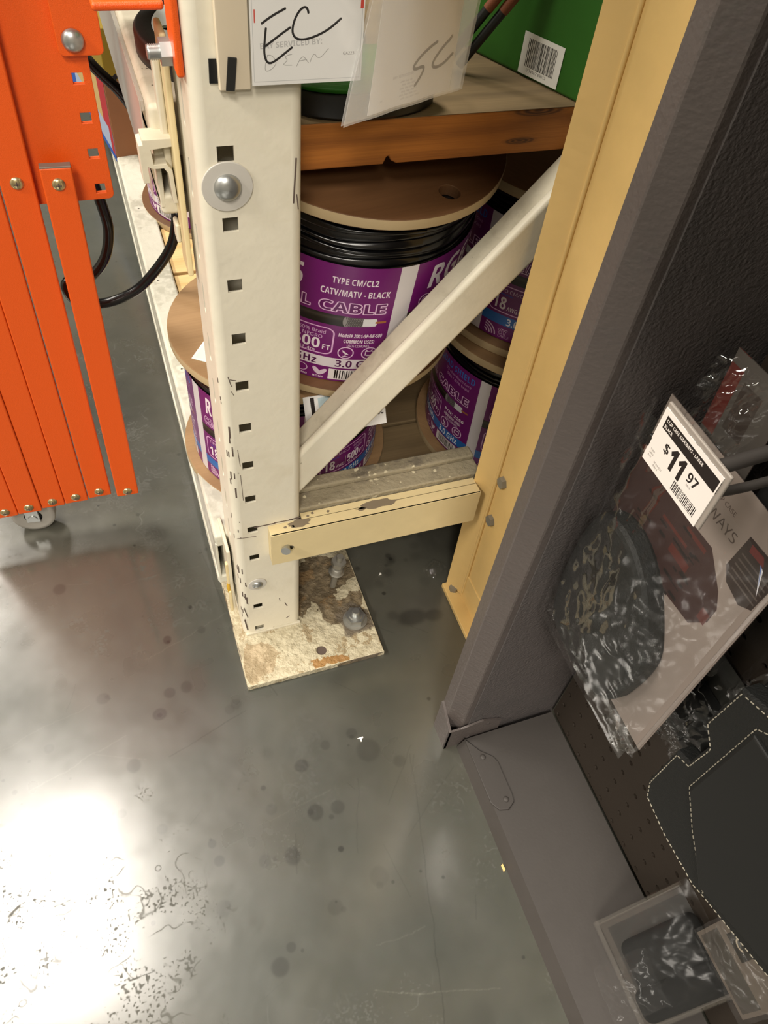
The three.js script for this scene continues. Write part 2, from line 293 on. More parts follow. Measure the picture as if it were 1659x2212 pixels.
  // carriage bolts with white nylon washers
  for (const [k, rw, rb] of [[13 - .91, .0182, .0098], [2, .0112, .0066]].map(a => a)) {
    const y = k > 5 ? .6225 : HY + 2 * PITCH - .002, x = k > 5 ? HX - .0005 : HX + .001;
    const c = new THREE.Group(); c.name = 'carriage_bolt'; c.position.set(x, y, 0); t.add(c);
    mesh('nylon_washer', lathe([[.004, 0], [rw - .0006, 0], [rw, .0006], [rw, .0012], [rw - .0006, .0018], [.004, .0018]], 40).rotateX(Math.PI / 2), M.nylon, c);
    mesh('bolt_head', [lathe([[rb, 0], [rb, .0008], [rb * .93, rb * .24], [rb * .75, rb * .42], [rb * .45, rb * .55], [0, rb * .6]], 32).rotateX(Math.PI / 2).translate(0, 0, .0017)], M.zinc, c);
  }
  // diagonal brace: front leg with a rounded edge, top flange set back behind a groove
  const a0 = V(.055, .2615, 0), a1 = V(.345, .607, 0), len = a0.distanceTo(a1), ang = Math.atan2(a1.y - a0.y, a1.x - a0.x);
  const br = g => g.rotateZ(ang).translate((a0.x + a1.x) / 2, (a0.y + a1.y) / 2, 0), hl = len / 2;
  mesh('diagonal_brace', [br(box(-hl, -.0205, -.024, hl, .0205, -.0135, .0048, 'x', 4))], M.cream, t, 'cream diagonal brace');
  mesh('brace_flange', [br(box(-hl, -.018, -.0485, hl, .016, -.0225, .003, 'x', 3))], M.creamDirty, t, 'scuffed top flange of the brace');
  mesh('rear_strut', [box(.074, .186, -.034, .30, .2335, -.0105, .002), box(.074, .19, -.052, .30, .2385, -.034, .003)], M.grimySteel, t, 'rear strut with grimy flaking top');
  // bolts hanging below the strut, by the plate
  const hb = new THREE.Group(); hb.name = 'strut_bolt'; hb.position.set(.131, .062, -.028); hb.rotation.set(.12, 0, -.05); t.add(hb);
  mesh('shank', new THREE.CylinderGeometry(.0042, .0042, .08, 12).translate(0, .004, 0), M.zincDull, hb);
  mesh('flange_nut', lathe([[.0042, .004], [.0105, .004], [.0105, .0058], [.0075, .0072], [.0075, .013], [.0042, .013]], 20), M.zincDull, hb);
  mesh('nut', hex(.0098, .0098, .009).translate(0, .028, 0), M.zincDull, hb);
}
// yellow strut bolted on the front
{
  const t = thing('cross_strut', 'pale yellow steel strut across the foot of the rack with chipped paint on top', 'strut', [.0373, .1755, 0]);
  const L = .252, H = .0535, D = .0158;
  const fr = plate(rect(0, 0, L, H), [circ(.0205, .0245, .0056, 16)], .0022).translate(0, 0, D - .0022);
  mesh('channel', [uvBox(fr), box(0, H - .0022, .0002, L, H, D - .0002, .0006), box(.0385, H - .0022, -.0085, L, H, .002, .0006), box(0, 0, 0.0002, .0018, H - .002, D - .001, .0004), box(0, 0, .0003, L, .0022, D - .001, .0004)], M.strut, t);
  mesh('bolt', [aim(new THREE.CylinderGeometry(.0034, .0034, .012, 14), [-.35, .25, 1], [.0168, .0305, D + .002]), aim(new THREE.CylinderGeometry(.0052, .0052, .0032, 16), [-.35, .25, 1], [.0145, .0322, D + .0068])], M.zinc, t);
  const pg = (pts, y, d) => plate(pts, [], d).rotateX(-Math.PI / 2).translate(0, y, 0);
  const blob = (cx, cz, rx, rz, n = 18) => Array.from({ length: n }, (_, i) => { const a = i / n * 6.283, k = rr(.7, 1.15); return [cx + rx * k * Math.cos(a), -(cz + rz * k * Math.sin(a))]; });
  const bare = std({ color: 0x7d705c, roughness: .8 }); for (const g of [pg(blob(.034, .005, .014, .0055), H - .0001, .0003), pg(blob(.128, .001, .026, .0062), H - .0001, .0003), pg(blob(.108, .004, .005, .003), H - .0001, .0003), ...[[.018, .007], [.046, -.002], [.052, -.005], [.07, -.003], [.026, .008]].map(([x, z]) => pg(blob(x, z, .0019, .0019, 10), H - .0001, .0003))]) mesh('bare_patch', g, bare, t, 'bare grey patch in the paint');
}

// ---------------------------------------------------------------- plastic label sleeves on the post
function stroke(g, pts, w, map, color) { g.strokeStyle = color; g.lineCap = g.lineJoin = 'round'; g.lineWidth = w; g.beginPath(); const q = pts.map(map); g.moveTo(...q[0]); for (let i = 1; i < q.length - 1; i++) { const m = [(q[i][0] + q[i + 1][0]) / 2, (q[i][1] + q[i + 1][1]) / 2]; g.quadraticCurveTo(q[i][0], q[i][1], ...m); } g.lineTo(...q[q.length - 1]); g.stroke(); }
{
  const t = thing('label_sleeve', 'clear plastic sleeve on the cream post holding a white card marked EC', 'label', [0, 0, 0]);
  // card: x 39..111 mm, y 692..792 mm
  const X0 = 39, Y0 = 691.5, CW = 72, CH = 98, S = 10, mp = ([x, y]) => [(x - X0) * S, (CH - (y - Y0)) * S];
  const tex = canvas(CW * S, CH * S, (g, w, h) => {
    g.fillStyle = '#e4e3df'; g.fillRect(0, 0, w, h); g.strokeStyle = '#b9b9b8'; g.lineWidth = 3; g.strokeRect(14, 14, w - 28, h - 36);
    g.fillStyle = '#c9493c'; g.fillRect(24, (CH - (734.3 - Y0)) * S, 8, 72); g.fillRect(w - 28, (CH - (740 - Y0)) * S, 20, 66);
    g.fillStyle = '#b9b8b6'; g.font = 'bold 46px sans-serif'; const [bx, by] = mp([44.4, 712.6]); g.save(); g.translate(bx, by); g.rotate(-.045); g.scale(1.02, 1); g.fillText('BAY SERVICED BY:', 0, 0); g.restore();
    g.fillStyle = '#77746f'; g.font = '26px sans-serif'; const [gx, gy] = mp([98, 707.5]); g.fillText('GA223', gx, gy);
    for (const p of [[[49.2, 709.1], [46.3, 700], [50.6, 699.8], [55.5, 704.5], [51.9, 709], [49, 709]], [[64.6, 709], [59.3, 708.2], [62.4, 705.7], [58.1, 702.9], [64.6, 702.7]], [[67.8, 702], [71, 709.2], [75.4, 703.7]], [[69.4, 704.9], [74.3, 705.7]], [[76.5, 704.1], [78.6, 710.4], [82, 704.9], [88.3, 711.4]]]) stroke(g, p, 4, mp, '#a3a29e');
    for (const p of [[[46.2, 726.7], [51.3, 730.1], [60.6, 734.3]], [[48.6, 723.9], [47.4, 716.2], [47.1, 708.7], [49.1, 704.3], [52.8, 704.6], [64.6, 712.8]], [[48.3, 714.3], [56.3, 719.6], [63.6, 724]], [[75, 731.8], [74.5, 734.9], [70.8, 734.6], [66.7, 729.3], [64.6, 722.1], [66.7, 717.9], [72, 716.8], [80.5, 718.8], [89, 722.8], [95.8, 728.1]]]) stroke(g, p, 13, mp, '#171413');
  });
  const card = new THREE.BoxGeometry(.072, .098, .0006).translate(.039 + .036, .6915 + .049, .0078);
  mesh('card', card, std({ map: tex, roughness: .6 }), t, 'white card with EC in black marker');
  mesh('sleeve', [new RoundedBoxGeometry(.094, .104, .0005, 1, .0002).translate(.019 + .047, .6895 + .052, .0088), new RoundedBoxGeometry(.094, .104, .0005, 1, .0002).translate(.066, .7415, .0068)], M.film, t);
  mesh('backing_strip', box(.0185, .6885, .0005, .0385, .80, .0062, .0008), std({ color: 0xe0d2b8, roughness: .45 }), t, 'cream backing strip');
  mesh('black_strip', box(-.0028, -.0098, 0, .0028, .0098, .0012, .0003, 'x', 1).rotateZ(-.13).translate(.0262, .6985, .0064), M.black, t);
  mesh('black_strip', box(-.0031, -.0072, 0, .0031, .0072, .0012, .0003, 'x', 1).rotateZ(-.04).translate(.0165, .6985, .0006), M.black, t);
}
{
  // second sleeve, its far edge swung back past the post
  const dx = .1072, dz = -.0476, ang = Math.atan2(-dz, dx);
  const t = thing('hanging_sleeve', 'milky plastic sleeve hanging beside the cream post marked SC', 'label', [.098, .6646, .0135]); t.rotation.y = ang;
  const mm = (x, y) => [x / 1000, y / 1000], S = 8, mp = ([x, y]) => [(x - 22) * S, (78 - y) * S];
  const curve = g => { const p = g.attributes.position; for (let i = 0; i < p.count; i++) { const x = p.getX(i), y = p.getY(i); p.setZ(i, p.getZ(i) + .0035 * Math.sin(x / .12 * 3.1) * (y / .09) - .0004 * Math.sin(x * 160 + y * 30)); } g.computeVertexNormals(); return g; };
  const sheet = (x0, x1, sl, y0, y1, z, th) => { const g = new THREE.BoxGeometry(1, 1, th, 20, 12, 1), p = g.attributes.position; for (let i = 0; i < p.count; i++) { const u = p.getX(i) + .5, v = p.getY(i) + .5; p.setXYZ(i, x0 + (x1 - x0) * u + sl * v * (1 - u * .6), y0 + (y1 - y0) * v, z + p.getZ(i)); } return curve(g); };
  mesh('sleeve', [sheet(0, .1175, .022, 0, .09, .0012, .0004), sheet(0, .1175, .022, 0, .09, -.0012, .0004)], M.filmHazy, t);
  const tex = canvas(84 * S, 80 * S, (g, w, h) => {
    g.fillStyle = '#f3f1ee'; g.fillRect(0, 0, w, h);
    g.fillStyle = '#b7b4b4'; g.font = '20px sans-serif'; g.save(); g.translate(30, h - 60); g.rotate(-.03); g.fillText('BAY SERVICED BY:', 150, -120); g.font = '15px sans-serif'; for (let i = 0; i < 6; i++) g.fillText('aisle  bay  date  initials'.slice(0, 14 + i * 2), 210 + (i % 2) * 12, -90 + i * 19); g.fillText('SET', 60, -20); g.restore();
    for (const p of [[[83.6, 37.9], [72.8, 34.6], [62.5, 28.1], [62.4, 23.8], [72.9, 25], [72.9, 20.6], [65.9, 13.2]], [[97.7, 39.2], [95, 35.9], [96, 37.6], [88.3, 31.8], [81.3, 24.4], [83.8, 20.7], [92.2, 21.2], [101.2, 27.2]]]) stroke(g, p, 17, mp, '#20130c');
  });
  const pg = sheet(.0225, .1035, .006, .002, .08, 0, .0004);
  const p = pg.attributes.position, uv = pg.attributes.uv; for (let i = 0; i < p.count; i++) uv.setXY(i, (p.getX(i) * 1000 - 22) / 84, (p.getY(i) * 1000 + 2) / 80);
  mesh('paper', pg, std({ map: tex, roughness: .7 }), t, 'white paper with SC in brown marker');
}

// ---------------------------------------------------------------- yellow upright on the right
{
  const t = thing('yellow_upright', 'golden yellow rack upright rising behind the grey upright cover', 'rack post', [0, 0, 0]);
  const pr = [[.2885, .004], [.3025, -.021], [.303, -.023], [.303, -.12], [.306, -.12], [.306, -.022], [.3045, -.0185], [.292, .004]];
  const g = plate(pr, [], 2.39).rotateX(-Math.PI / 2).translate(0, .01, 0);
  // profile y = -z, so rotateX(-90) maps it to z
  mesh('post', [uvBox(g, 'y'), uvBox(new THREE.CylinderGeometry(.0022, .0022, 2.38, 10).translate(.3018, 1.205, .0212), 'y')], M.yellowPost, t);
  mesh('base_angle', [box(.283, .0, -.006, .37, .008, .15, .001), box(.3015, .006, .018, .3055, .058, .15, .001)], M.yellowPost, t);
  const bt = mesh('foot_bolt', [hex(.0065, .0065, .006).translate(.2945, .0105, .008)], M.zincDull, t);
  for (const y of [.262, .193]) mesh('bolt', [aim(hex(.0072, .0078, .005), [-1, 0, 0], [.3005, y, .0335])], M.zincDull, t);
}

// ---------------------------------------------------------------- grey upright cover and display fixture
{
  const t = thing('upright_cover', 'grey painted steel cover standing in front of the yellow upright', 'upright cover', [.2, 0, 0]);
  t.rotation.z = -.0125; const lean = g => g.translate(-.2, 0, 0);
  const pr = [[.2, -.184], [.2, -.1975], [.2006, -.199], [.2148, -.2119], [.2165, -.2125]];
  pr.push([.348, -.2125], [.348, -.209], [.2165, -.209], [.2035, -.197], [.2035, -.184]);
  mesh('channel', lean(uvBox(plate(pr, [], 2.38).rotateX(-Math.PI / 2).translate(0, .012, 0), 'y')), M.grey, t);
  mesh('face_panel', lean(box(.2225, .004, .2122, .348, 2.38, .2138, .0006, 'y')), M.panel, t, 'scratched face panel');
  mesh('corner_bracket', [uvBox(plate([[.184, 0], [.2169, 0], [.2169, .047], [.184, .066]], [], .003).rotateY(-Math.PI / 2).translate(.2, 0, 0)), uvBox(plate([[.197, 0], [.268, .0], [.266, .042], [.24, .054], [.212, .047], [.197, .047]], [], .0025).translate(0, 0, .2144))].map(lean), M.grey, t);
  for (const [x, y] of [[.048, .042], [.026, .018]]) mesh('rivet', new THREE.SphereGeometry(.003, 12, 8).scale(1, 1, .5).translate(x, y, .2169), M.grey, t);
}
const PX = .342;
{
  const t = thing('display_fixture', 'grey steel display fixture with low base deck and brown pegboard back', 'display');
  const Z0 = .2195, Z1 = 1.3;
  const dk = plate([[.2135, 0], [.222, .0185], [.34, .0215], [.34, .0]], [], Z1 - Z0).translate(0, 0, Z0);
  mesh('base_deck', [uvBox(dk, 'z')], M.greyDeck, t);
  const q = [[.2205, -.2215], [.2205, -.300], [.2265, -.3095], [.2365, -.312], [.246, -.306], [.2475, -.298], [.2475, -.258], [.2445, -.2505], [.232, -.2395]];
  mesh('corner_plate', uvBox(plate(q, [], .0018, .0005).rotateX(-Math.PI / 2).translate(0, .0195, 0)), M.greyDeck, t);
  for (const [x, z] of [[.2325, .2475], [.2385, .3015]]) mesh('rivet', new THREE.SphereGeometry(.0034, 14, 8).scale(1, .5, 1).translate(x, .0222, z), M.greyDeck, t);
  const holes = []; for (let i = 0; i < 15; i++) for (let j = 0; j < 18; j++) holes.push(circ(.2275 + i * .0269 - Z0, .0315 + j * .0264 - .0235, .0031, 8));
  mesh('pegboard', uvBox(plate(rect(0, 0, Z1 - Z0, 1.75), holes, .003).rotateY(-Math.PI / 2).translate(PX + .003, .0235, Z0), 'y'), M.pegboard, t);
  mesh('back_panel', box(PX + .02, .02, Z0, PX + .024, 1.78, Z1, .001, 'x', 1), M.black, t);
  mesh('added_shade_shelf', box(-.01, 1.12, Z0, PX, 1.15, Z1, .004), M.greyDeck, t);  // added out of view to shade the cover face and the goods
}

// ---------------------------------------------------------------- beams and decks of the rack
{
  const t = thing('lower_beam', 'long worn silver-white rack beam running back along the floor', 'beam');
  const z1 = -.06, z0 = -2.6;
  mesh('beam', [box(-.0165, .128, z0, .0245, .15, z1, .004, 'z', 3), box(-.0165, .05, z0, -.0135, .135, z1, .001, 'z'), box(-.0185, .05, z0, .0245, .066, z1, .004, 'z', 3), box(.0215, .05, z0, .0245, .135, z1, .001, 'z')], M.silverPaint, t);
  mesh('end_connector', box(-.0075, .03, -.085, -.0032, .155, -.03, .0012), M.creamDirty, t);
  mesh('safety_clip', [box(-.0105, .088, -.036, -.0068, .131, -.030, .0015), box(-.0105, .03, -.034, -.0068, .075, -.027, .0015)], M.strut, t, 'yellow safety clip');
  mesh('clip_spring', tube([[-.0088, .09, -.033], [-.0096, .08, -.0315], [-.0088, .07, -.0305]], .0022, 12, 8), std({ color: 0xc49a2e, roughness: .5 }), t);
}
{
  const t = thing('upper_beam', 'cream upper rack beam with a clear price strip on its face', 'beam');
  const z1 = -.08, z0 = -2.6;
  mesh('beam', [box(-.0205, .605, z0, .018, .645, z1, .005, 'z', 3), box(-.0205, .565, z0, -.0165, .62, z1, .001, 'z'), box(-.0205, .558, z0, .018, .576, z1, .004, 'z', 3)], M.creamDirty, t);
  mesh('price_strip', [box(-.0242, .56, z0 + .02, -.0232, .64, z1 - .02, .0003, 'z', 1), box(-.0232, .632, z0 + .02, -.0207, .64, z1 - .02, .0005, 'z', 1)], M.stripFilm, t, 'clear plastic price strip');
  mesh('end_connector', [box(-.0082, .515, -.085, -.0036, .70, -.056, .0018, 'y', 3)], M.strut, t, 'yellowed connector plate');
  mesh('connector_tab', [box(-.0135, .60, -.085, -.0082, .68, -.072, .0018), box(-.012, .535, -.09, -.0082, .552, -.075, .002)], M.creamDirty, t);
  const hk = plate([[0, .02], [-.021, .02], [-.021, .0165], [-.024, .016], [-.024, -.012], [-.020, -.012], [-.020, .0005], [-.016, -.0015], [-.008, -.0015], [-.005, -.006], [-.004, -.03], [-.0015, -.03], [-.0025, -.004], [-.006, .001], [-.0155, .001], [-.0165, .013], [0, .0145]], [], .018, .0004);
  mesh('beam_hook', uvBox(hk.translate(-.0075, .607, -.083)), M.creamDirty, t);
}
{
  const t = thing('lower_deck', 'deck of pale timber boards under the cable spools', 'shelf');
  const b = [-.08, -.20, -.34, -.48, -.62, -.76, -.90, -1.04, -1.18, -1.32, -1.6];
  for (let i = 0; i + 1 < b.length; i++) mesh('board', box(.0265, .118, b[i + 1] + .003, .62, .14 - (i % 2) * .0012, b[i] - .003, .002, 'x'), i < 2 ? M.woodGrey : M.woodLight, t);
}
{
  const t = thing('upper_deck', 'shelf of heavy brown timber planks above the cable spools', 'shelf');
  const b = [-.0515, -.19, -.325, -.47, -.62, -.77];
  const notch = plate([[.0, 0], [.0755, 0], [.078, .0055], [.0815, .0068], [.0838, .0022], [.088, 0], [.56, 0], [.56, .0335], [0, .0335]], [], .1355, .0012).translate(.079, .6025, b[1] + .002);
  mesh('plank', uvBox(notch), M.woodPlank, t, 'front plank with a chipped lower edge');
  const top = mesh('worn_top', box(.08, .6371, b[1] + .003, .638, .6376, b[0] + .0002, .0001, 'x', 1), M.woodGrey, t, 'grey weathered top of the front plank');
  for (let i = 1; i + 1 < b.length; i++) mesh('plank', box(.02, .6025, b[i + 1] + .002, .64, .6372, b[i] - .002, .002, 'x'), M.woodGrey, t);
}

{
  const t = thing('added_shade_deck', 'added unseen timber shelf that shades the rack below it', 'shelf');  // unseen deck added overhead to darken the rack interior
  for (let i = 0; i < 5; i++) mesh('board', box(.08, 1.22, -.06 - (i + 1) * .3, .64, 1.26, -.065 - i * .3, .002, 'x'), M.woodGrey, t);
}

// ---------------------------------------------------------------- cable spools
function labelTex(quad) {
  return canvas(1024, 1024, (g, w, h) => {
    g.fillStyle = '#6d1568'; g.fillRect(0, 0, w, h);
    const T = (s, x, y, px, o = {}) => { g.save(); g.translate(x, y); g.font = `${o.b === 0 ? '' : 'bold '}${px}px sans-serif`; g.scale(o.w ? o.w / g.measureText(s).width : o.sx || 1, 1); if (o.sk) g.transform(1, 0, o.sk, 1, 0, 0); g.font = `${o.b === 0 ? '' : 'bold '}${px}px sans-serif`; g.textAlign = o.a || 'left'; if (o.out) { g.lineJoin = 'round'; g.strokeStyle = o.c || '#e4c4e2'; g.lineWidth = o.out; g.strokeText(s, 0, 0); g.fillStyle = '#5d1259'; g.lineWidth = 1; } else g.fillStyle = o.c || '#e9e2e6'; g.fillText(s, 0, 0); g.restore(); };
    const q = (a, b) => quad ? a : b, m = x => quad ? x : 204.8 + .8 * x;
    T('RG6', q(66, 80), 240, 250, { w: q(240, 355), sk: -.12 });
    if (quad) { T('QUAD SHIELD', 400, 108, 92, { w: 480, c: '#3a6fc4' }); T('75 ohm foam core', 520, 160, 40, { c: '#c79fc6', b: 0 }); T('60% / 40% braid', 540, 208, 40, { c: '#c79fc6', b: 0 }); }
    else { T('TYPE CM/CL2', 586, 142, 66, { w: 236 }); T('CATV/MATV - BLACK', 532, 238, 70, { w: 362 }); }
    T('COAXIAL', q(44, 58), 372, 112, { out: 13, w: q(312, 432) }); T('CABLE', m(408), 372, 112, { out: 13, w: q(450, 362) });
    // the drawn cable
    const gr = g.createLinearGradient(0, 400, 0, 496); gr.addColorStop(0, '#15120f'); gr.addColorStop(.3, '#3b352c'); gr.addColorStop(.55, '#18140f'); gr.addColorStop(1, '#0c0a09');
    g.fillStyle = gr; g.fillRect(0, 402, m(600), 92); g.save(); if (!quad) { g.translate(204.8, 0); g.scale(.8, 1); }
    g.fillStyle = '#8d8a88'; g.beginPath(); g.ellipse(606, 448, 24, 46, 0, 0, 6.3); g.fill(); g.fillRect(606, 410, 110, 76);
    g.strokeStyle = '#4a4646'; g.lineWidth = 5; for (let i = 0; i < 12; i++) { g.beginPath(); g.moveTo(600 + i * 11, 408); g.lineTo(630 + i * 11, 488); g.moveTo(632 + i * 11, 408); g.lineTo(602 + i * 11, 488); g.stroke(); }
    g.fillStyle = '#d9dadc'; g.fillRect(716, 416, 84, 66); g.beginPath(); g.ellipse(800, 449, 12, 33, 0, 0, 6.3); g.fill(); g.fillStyle = '#a4683a'; g.fillRect(800, 440, 74, 18); g.restore();
    // box 18 AWG | 500 FT
    g.strokeStyle = '#dfb4dc'; g.lineWidth = 9; g.beginPath(); g.roundRect(40, 530, q(500, 596), 240, 46); g.stroke();
    T('TIPO CM/CL2', 78, 588, 44, { b: 0, c: '#d3b9d2' }); T('60% Braid', q(376, 440), 586, 42, { b: 0, c: '#d3b9d2', sx: .8 }); T('NEGRO', q(386, 462), 632, 44, { b: 0, c: '#d3b9d2', sx: .8 });
    if (quad) { g.fillStyle = '#3b3a9c'; g.fillRect(90, 604, 130, 10); }
    T('18', 66, 742, 150, { w: 118 }); T('AWG', q(192, 210), 742, 52, { b: 0, w: q(88, 130) }); g.fillStyle = '#cdb'; g.fillRect(q(288, 372), 640, 4, 100);
    T('500', q(306, 412), 728, 128, { w: q(142, 158) }); T('FT', q(460, 578), 728, 62, { w: q(62, 48) }); T('152.4m', q(316, 430), 764, 38, { b: 0, sx: .9 });
    T(quad ? 'P/N: 2256' : 'Model# 2001-SP-BK-500', q(600, 658), 588, 46, { w: q(250, 240), sk: -.1 }); T('COMMON USES:', q(606, 690), 640, 44, { w: q(220, 172) }); T('USOS COMUNES', q(636, 712), 676, 32, { w: q(160, 126), b: 0 });
    g.save(); if (!quad) { g.translate(204.8, 0); g.scale(.8, 1); }
    for (const x of [636, 800]) { g.strokeStyle = '#e6cbe4'; g.lineWidth = 8; g.beginPath(); g.arc(x, 734, 52, 0, 6.3); g.stroke(); }
    g.fillStyle = '#e6dbe4'; g.beginPath(); g.moveTo(610, 708); g.quadraticCurveTo(612, 748, 664, 752); g.closePath(); g.fill(); g.fillRect(632, 742, 7, 26); g.fillRect(618, 764, 36, 6);
    g.strokeStyle = '#e6dbe4'; g.lineWidth = 6; g.strokeRect(774, 716, 52, 36); g.fillRect(786, 756, 28, 6); g.beginPath(); g.moveTo(790, 716); g.lineTo(776, 700); g.moveTo(806, 716); g.lineTo(820, 700); g.stroke(); g.restore();
    // band
    g.fillStyle = quad ? '#2767b0' : '#dcd4da'; g.fillRect(0, 796, w, 92); const bc = quad ? '#e4e8f2' : '#4d1049';
    T('3.0 GHz', q(215, 312), 876, 92, { w: 250, c: bc }); T('3.0 GHz', q(575, 664), 876, 92, { w: 250, c: bc });
    // bottom row
    g.strokeStyle = '#dcc4da'; for (let i = 0; i < 4; i++) { g.lineWidth = 11; g.beginPath(); g.arc(44, 1006, 28 + i * 24, -1.5, -.05); g.stroke(); }
    T('SY', 168, 970, 66, { out: 5 }); T('CABLE', 170, 1004, 34, { b: 0, c: '#d3b9d2' });
    g.save(); if (!quad) g.translate(115, 0);
    g.lineWidth = 6; g.beginPath(); g.arc(362, 944, 36, 0, 6.3); g.stroke(); T('LISTED', 330, 1010, 22);
    g.fillStyle = '#dccada'; g.beginPath(); g.ellipse(452, 946, 16, 40, -.5, 0, 6.3); g.fill(); g.beginPath(); g.ellipse(486, 950, 16, 38, .6, 0, 6.3); g.fill(); T('ROHS', 432, 1008, 24); g.restore(); g.save(); if (!quad) g.translate(80, 0);
    g.fillStyle = '#e8e4e2'; g.fillRect(556, 904, 270, 104); g.fillStyle = '#16110f'; let x = 590; while (x < 800) { const bw = 3 + Math.floor(rnd() * 7); g.fillRect(x, 912, bw, 84); x += bw + 3 + Math.floor(rnd() * 7); }
    g.restore(); g.fillStyle = '#d9d4d6'; g.fillRect(w * .905, 0, w * .095, h);
  });
}
const RS = .134;
function spoolProto(quad, H, y0, y1) {          // standing on y = 0
  const t = new THREE.Group();
  const fl = (y, hole) => {
    const g = new THREE.Group(); const r = RS, T = .0095;
    const disc = plate(circ(0, 0, r - .0008, 72).reverse(), hole ? [circ(hole[0], hole[1], .0105, 20), circ(0, 0, .018, 20)] : [circ(0, 0, .018, 20)], T, .0006).rotateX(-Math.PI / 2).translate(0, y, 0);
    return disc;
  };
  const T = .0107, mk = (y, hole) => { const g = fl(y, hole), p = g.attributes.position, n = g.attributes.normal; return uvBox(g); };
  const f0 = mesh('flange', mk(.0006), quad ? M.ply : M.plyShaded, t); mesh('rim', lathe([[RS - .001, 0], [RS, .0008], [RS, T - .0008], [RS - .001, T]], 72), M.plyEdge, f0);
  const f1 = mesh('flange', mk(H - .0101, quad ? null : [.024, -.108]), quad ? M.ply : M.plyShaded, t); mesh('rim', lathe([[RS - .001, H - .0107], [RS, H - .0099], [RS, H - .0008], [RS - .001, H]], 72), M.plyEdge, f1);
  const prof = [[.02, T]], n = 32; let yy = T; const step = .0068; let row = 0;
  prof.push([.1165, T]);
  while (yy < H - T - .006) { const rad = .1185 - .0012 * ((row * 7 % 3) - 1); for (let i = 0; i <= 6; i++) { const a = -Math.PI / 2 + i / 6 * Math.PI; prof.push([rad - .0034 + .0034 * Math.cos(a), yy + step / 2 + step / 2 * Math.sin(a)]); } yy += step; row++; }
  prof.push([.1165, H - T], [.02, H - T]);
  const cg = lathe(prof, 72), p = cg.attributes.position, ph = [rr(0, 6), rr(0, 6), rr(0, 6)];
  for (let i = 0; i < p.count; i++) { const x = p.getX(i), z = p.getZ(i), y = p.getY(i), r = Math.hypot(x, z); if (r < .1) continue; const a = Math.atan2(x, z), w = .0016 * Math.sin(a * 3 + ph[0] + Math.round(y / step) * 1.7) + .001 * Math.sin(a * 7 + ph[1]); p.setY(i, y + (y > T + .002 && y < H - T - .002 ? w : 0)); }
  cg.computeVertexNormals();
  mesh('cable_winding', cg, M.blackGloss, t, 'wound black coaxial cable');
  return t;
}
const texW = labelTex(false), texQ = labelTex(true); texW.repeat.set(4, 1); texQ.repeat.set(5, 1);
const labW = std({ map: texW, roughness: .35 }), labQ = std({ map: texQ, roughness: .35 });
function addLabel(t, y0, y1, m, text) { const r = .1212; mesh('label', new THREE.CylinderGeometry(r, r, y1 - y0, 96, 1, true).translate(0, (y0 + y1) / 2, 0), m, t, text); mesh('shrink_wrap', lathe([[r - .002, y1 + .0002], [r + .0006, y1]], 72), M.film, t); return t; }
function place(t, name, label, [x, y, z], n, turn, group) {
  t.name = numbered(name); scene.add(t); tag(t, label, 'spool', group); t.position.set(x, y, z);
  t.quaternion.setFromUnitVectors(V(0, 1, 0), V(...n).normalize()).multiply(new THREE.Quaternion().setFromAxisAngle(V(0, 1, 0), turn * Math.PI / 180)); return t;
}
const GR = 'purple labelled coaxial cable spools';
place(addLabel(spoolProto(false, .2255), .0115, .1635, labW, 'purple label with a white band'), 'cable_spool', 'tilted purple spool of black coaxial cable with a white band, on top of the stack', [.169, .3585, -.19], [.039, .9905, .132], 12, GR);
const sq = addLabel(spoolProto(true, .197), .0125, .156, labQ, 'purple label with a blue band');
place(sq, 'cable_spool', 'purple spool with a blue band standing on the deck directly behind the cream post', [.111, .14, -.211], [0, 1, 0], 3.1, GR);
const cp = (label, pos, turn, n = [0, 1, 0]) => place(sq.clone(), 'cable_spool', label, pos, n, turn, GR);
cp('purple spool with a blue band on the deck beside the yellow upright, lower of two', [.428, .14, -.165], -50);
cp('purple spool with a blue band stacked upon another beside the yellow upright', [.434, .3375, -.185], -63.5);
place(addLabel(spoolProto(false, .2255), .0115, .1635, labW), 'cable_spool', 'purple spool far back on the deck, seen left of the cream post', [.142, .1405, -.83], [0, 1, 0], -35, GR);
{
  const st = new THREE.BoxGeometry(.06, .0006, .042); const tex = canvas(256, 180, (g, w, h) => { g.fillStyle = '#d9ece4'; g.fillRect(0, 0, w, h); g.fillStyle = '#f0f2ef'; g.fillRect(0, 0, w, 12); g.fillRect(0, 168, w, 12); g.fillRect(0, 0, 10, h); g.fillStyle = '#1f8f56'; g.fillRect(90, 120, 160, 44); g.fillStyle = '#3a8d6d'; g.font = '16px sans-serif'; g.fillText('SPECIAL NOTICE', 30, 110); g.fillText('RECYCLE SPOOL', 30, 90); });
  mesh('sticker', st.rotateY(.9).translate(-.083, .1976, .028), std({ map: tex, roughness: .5 }), sq, 'green and white sticker');
}
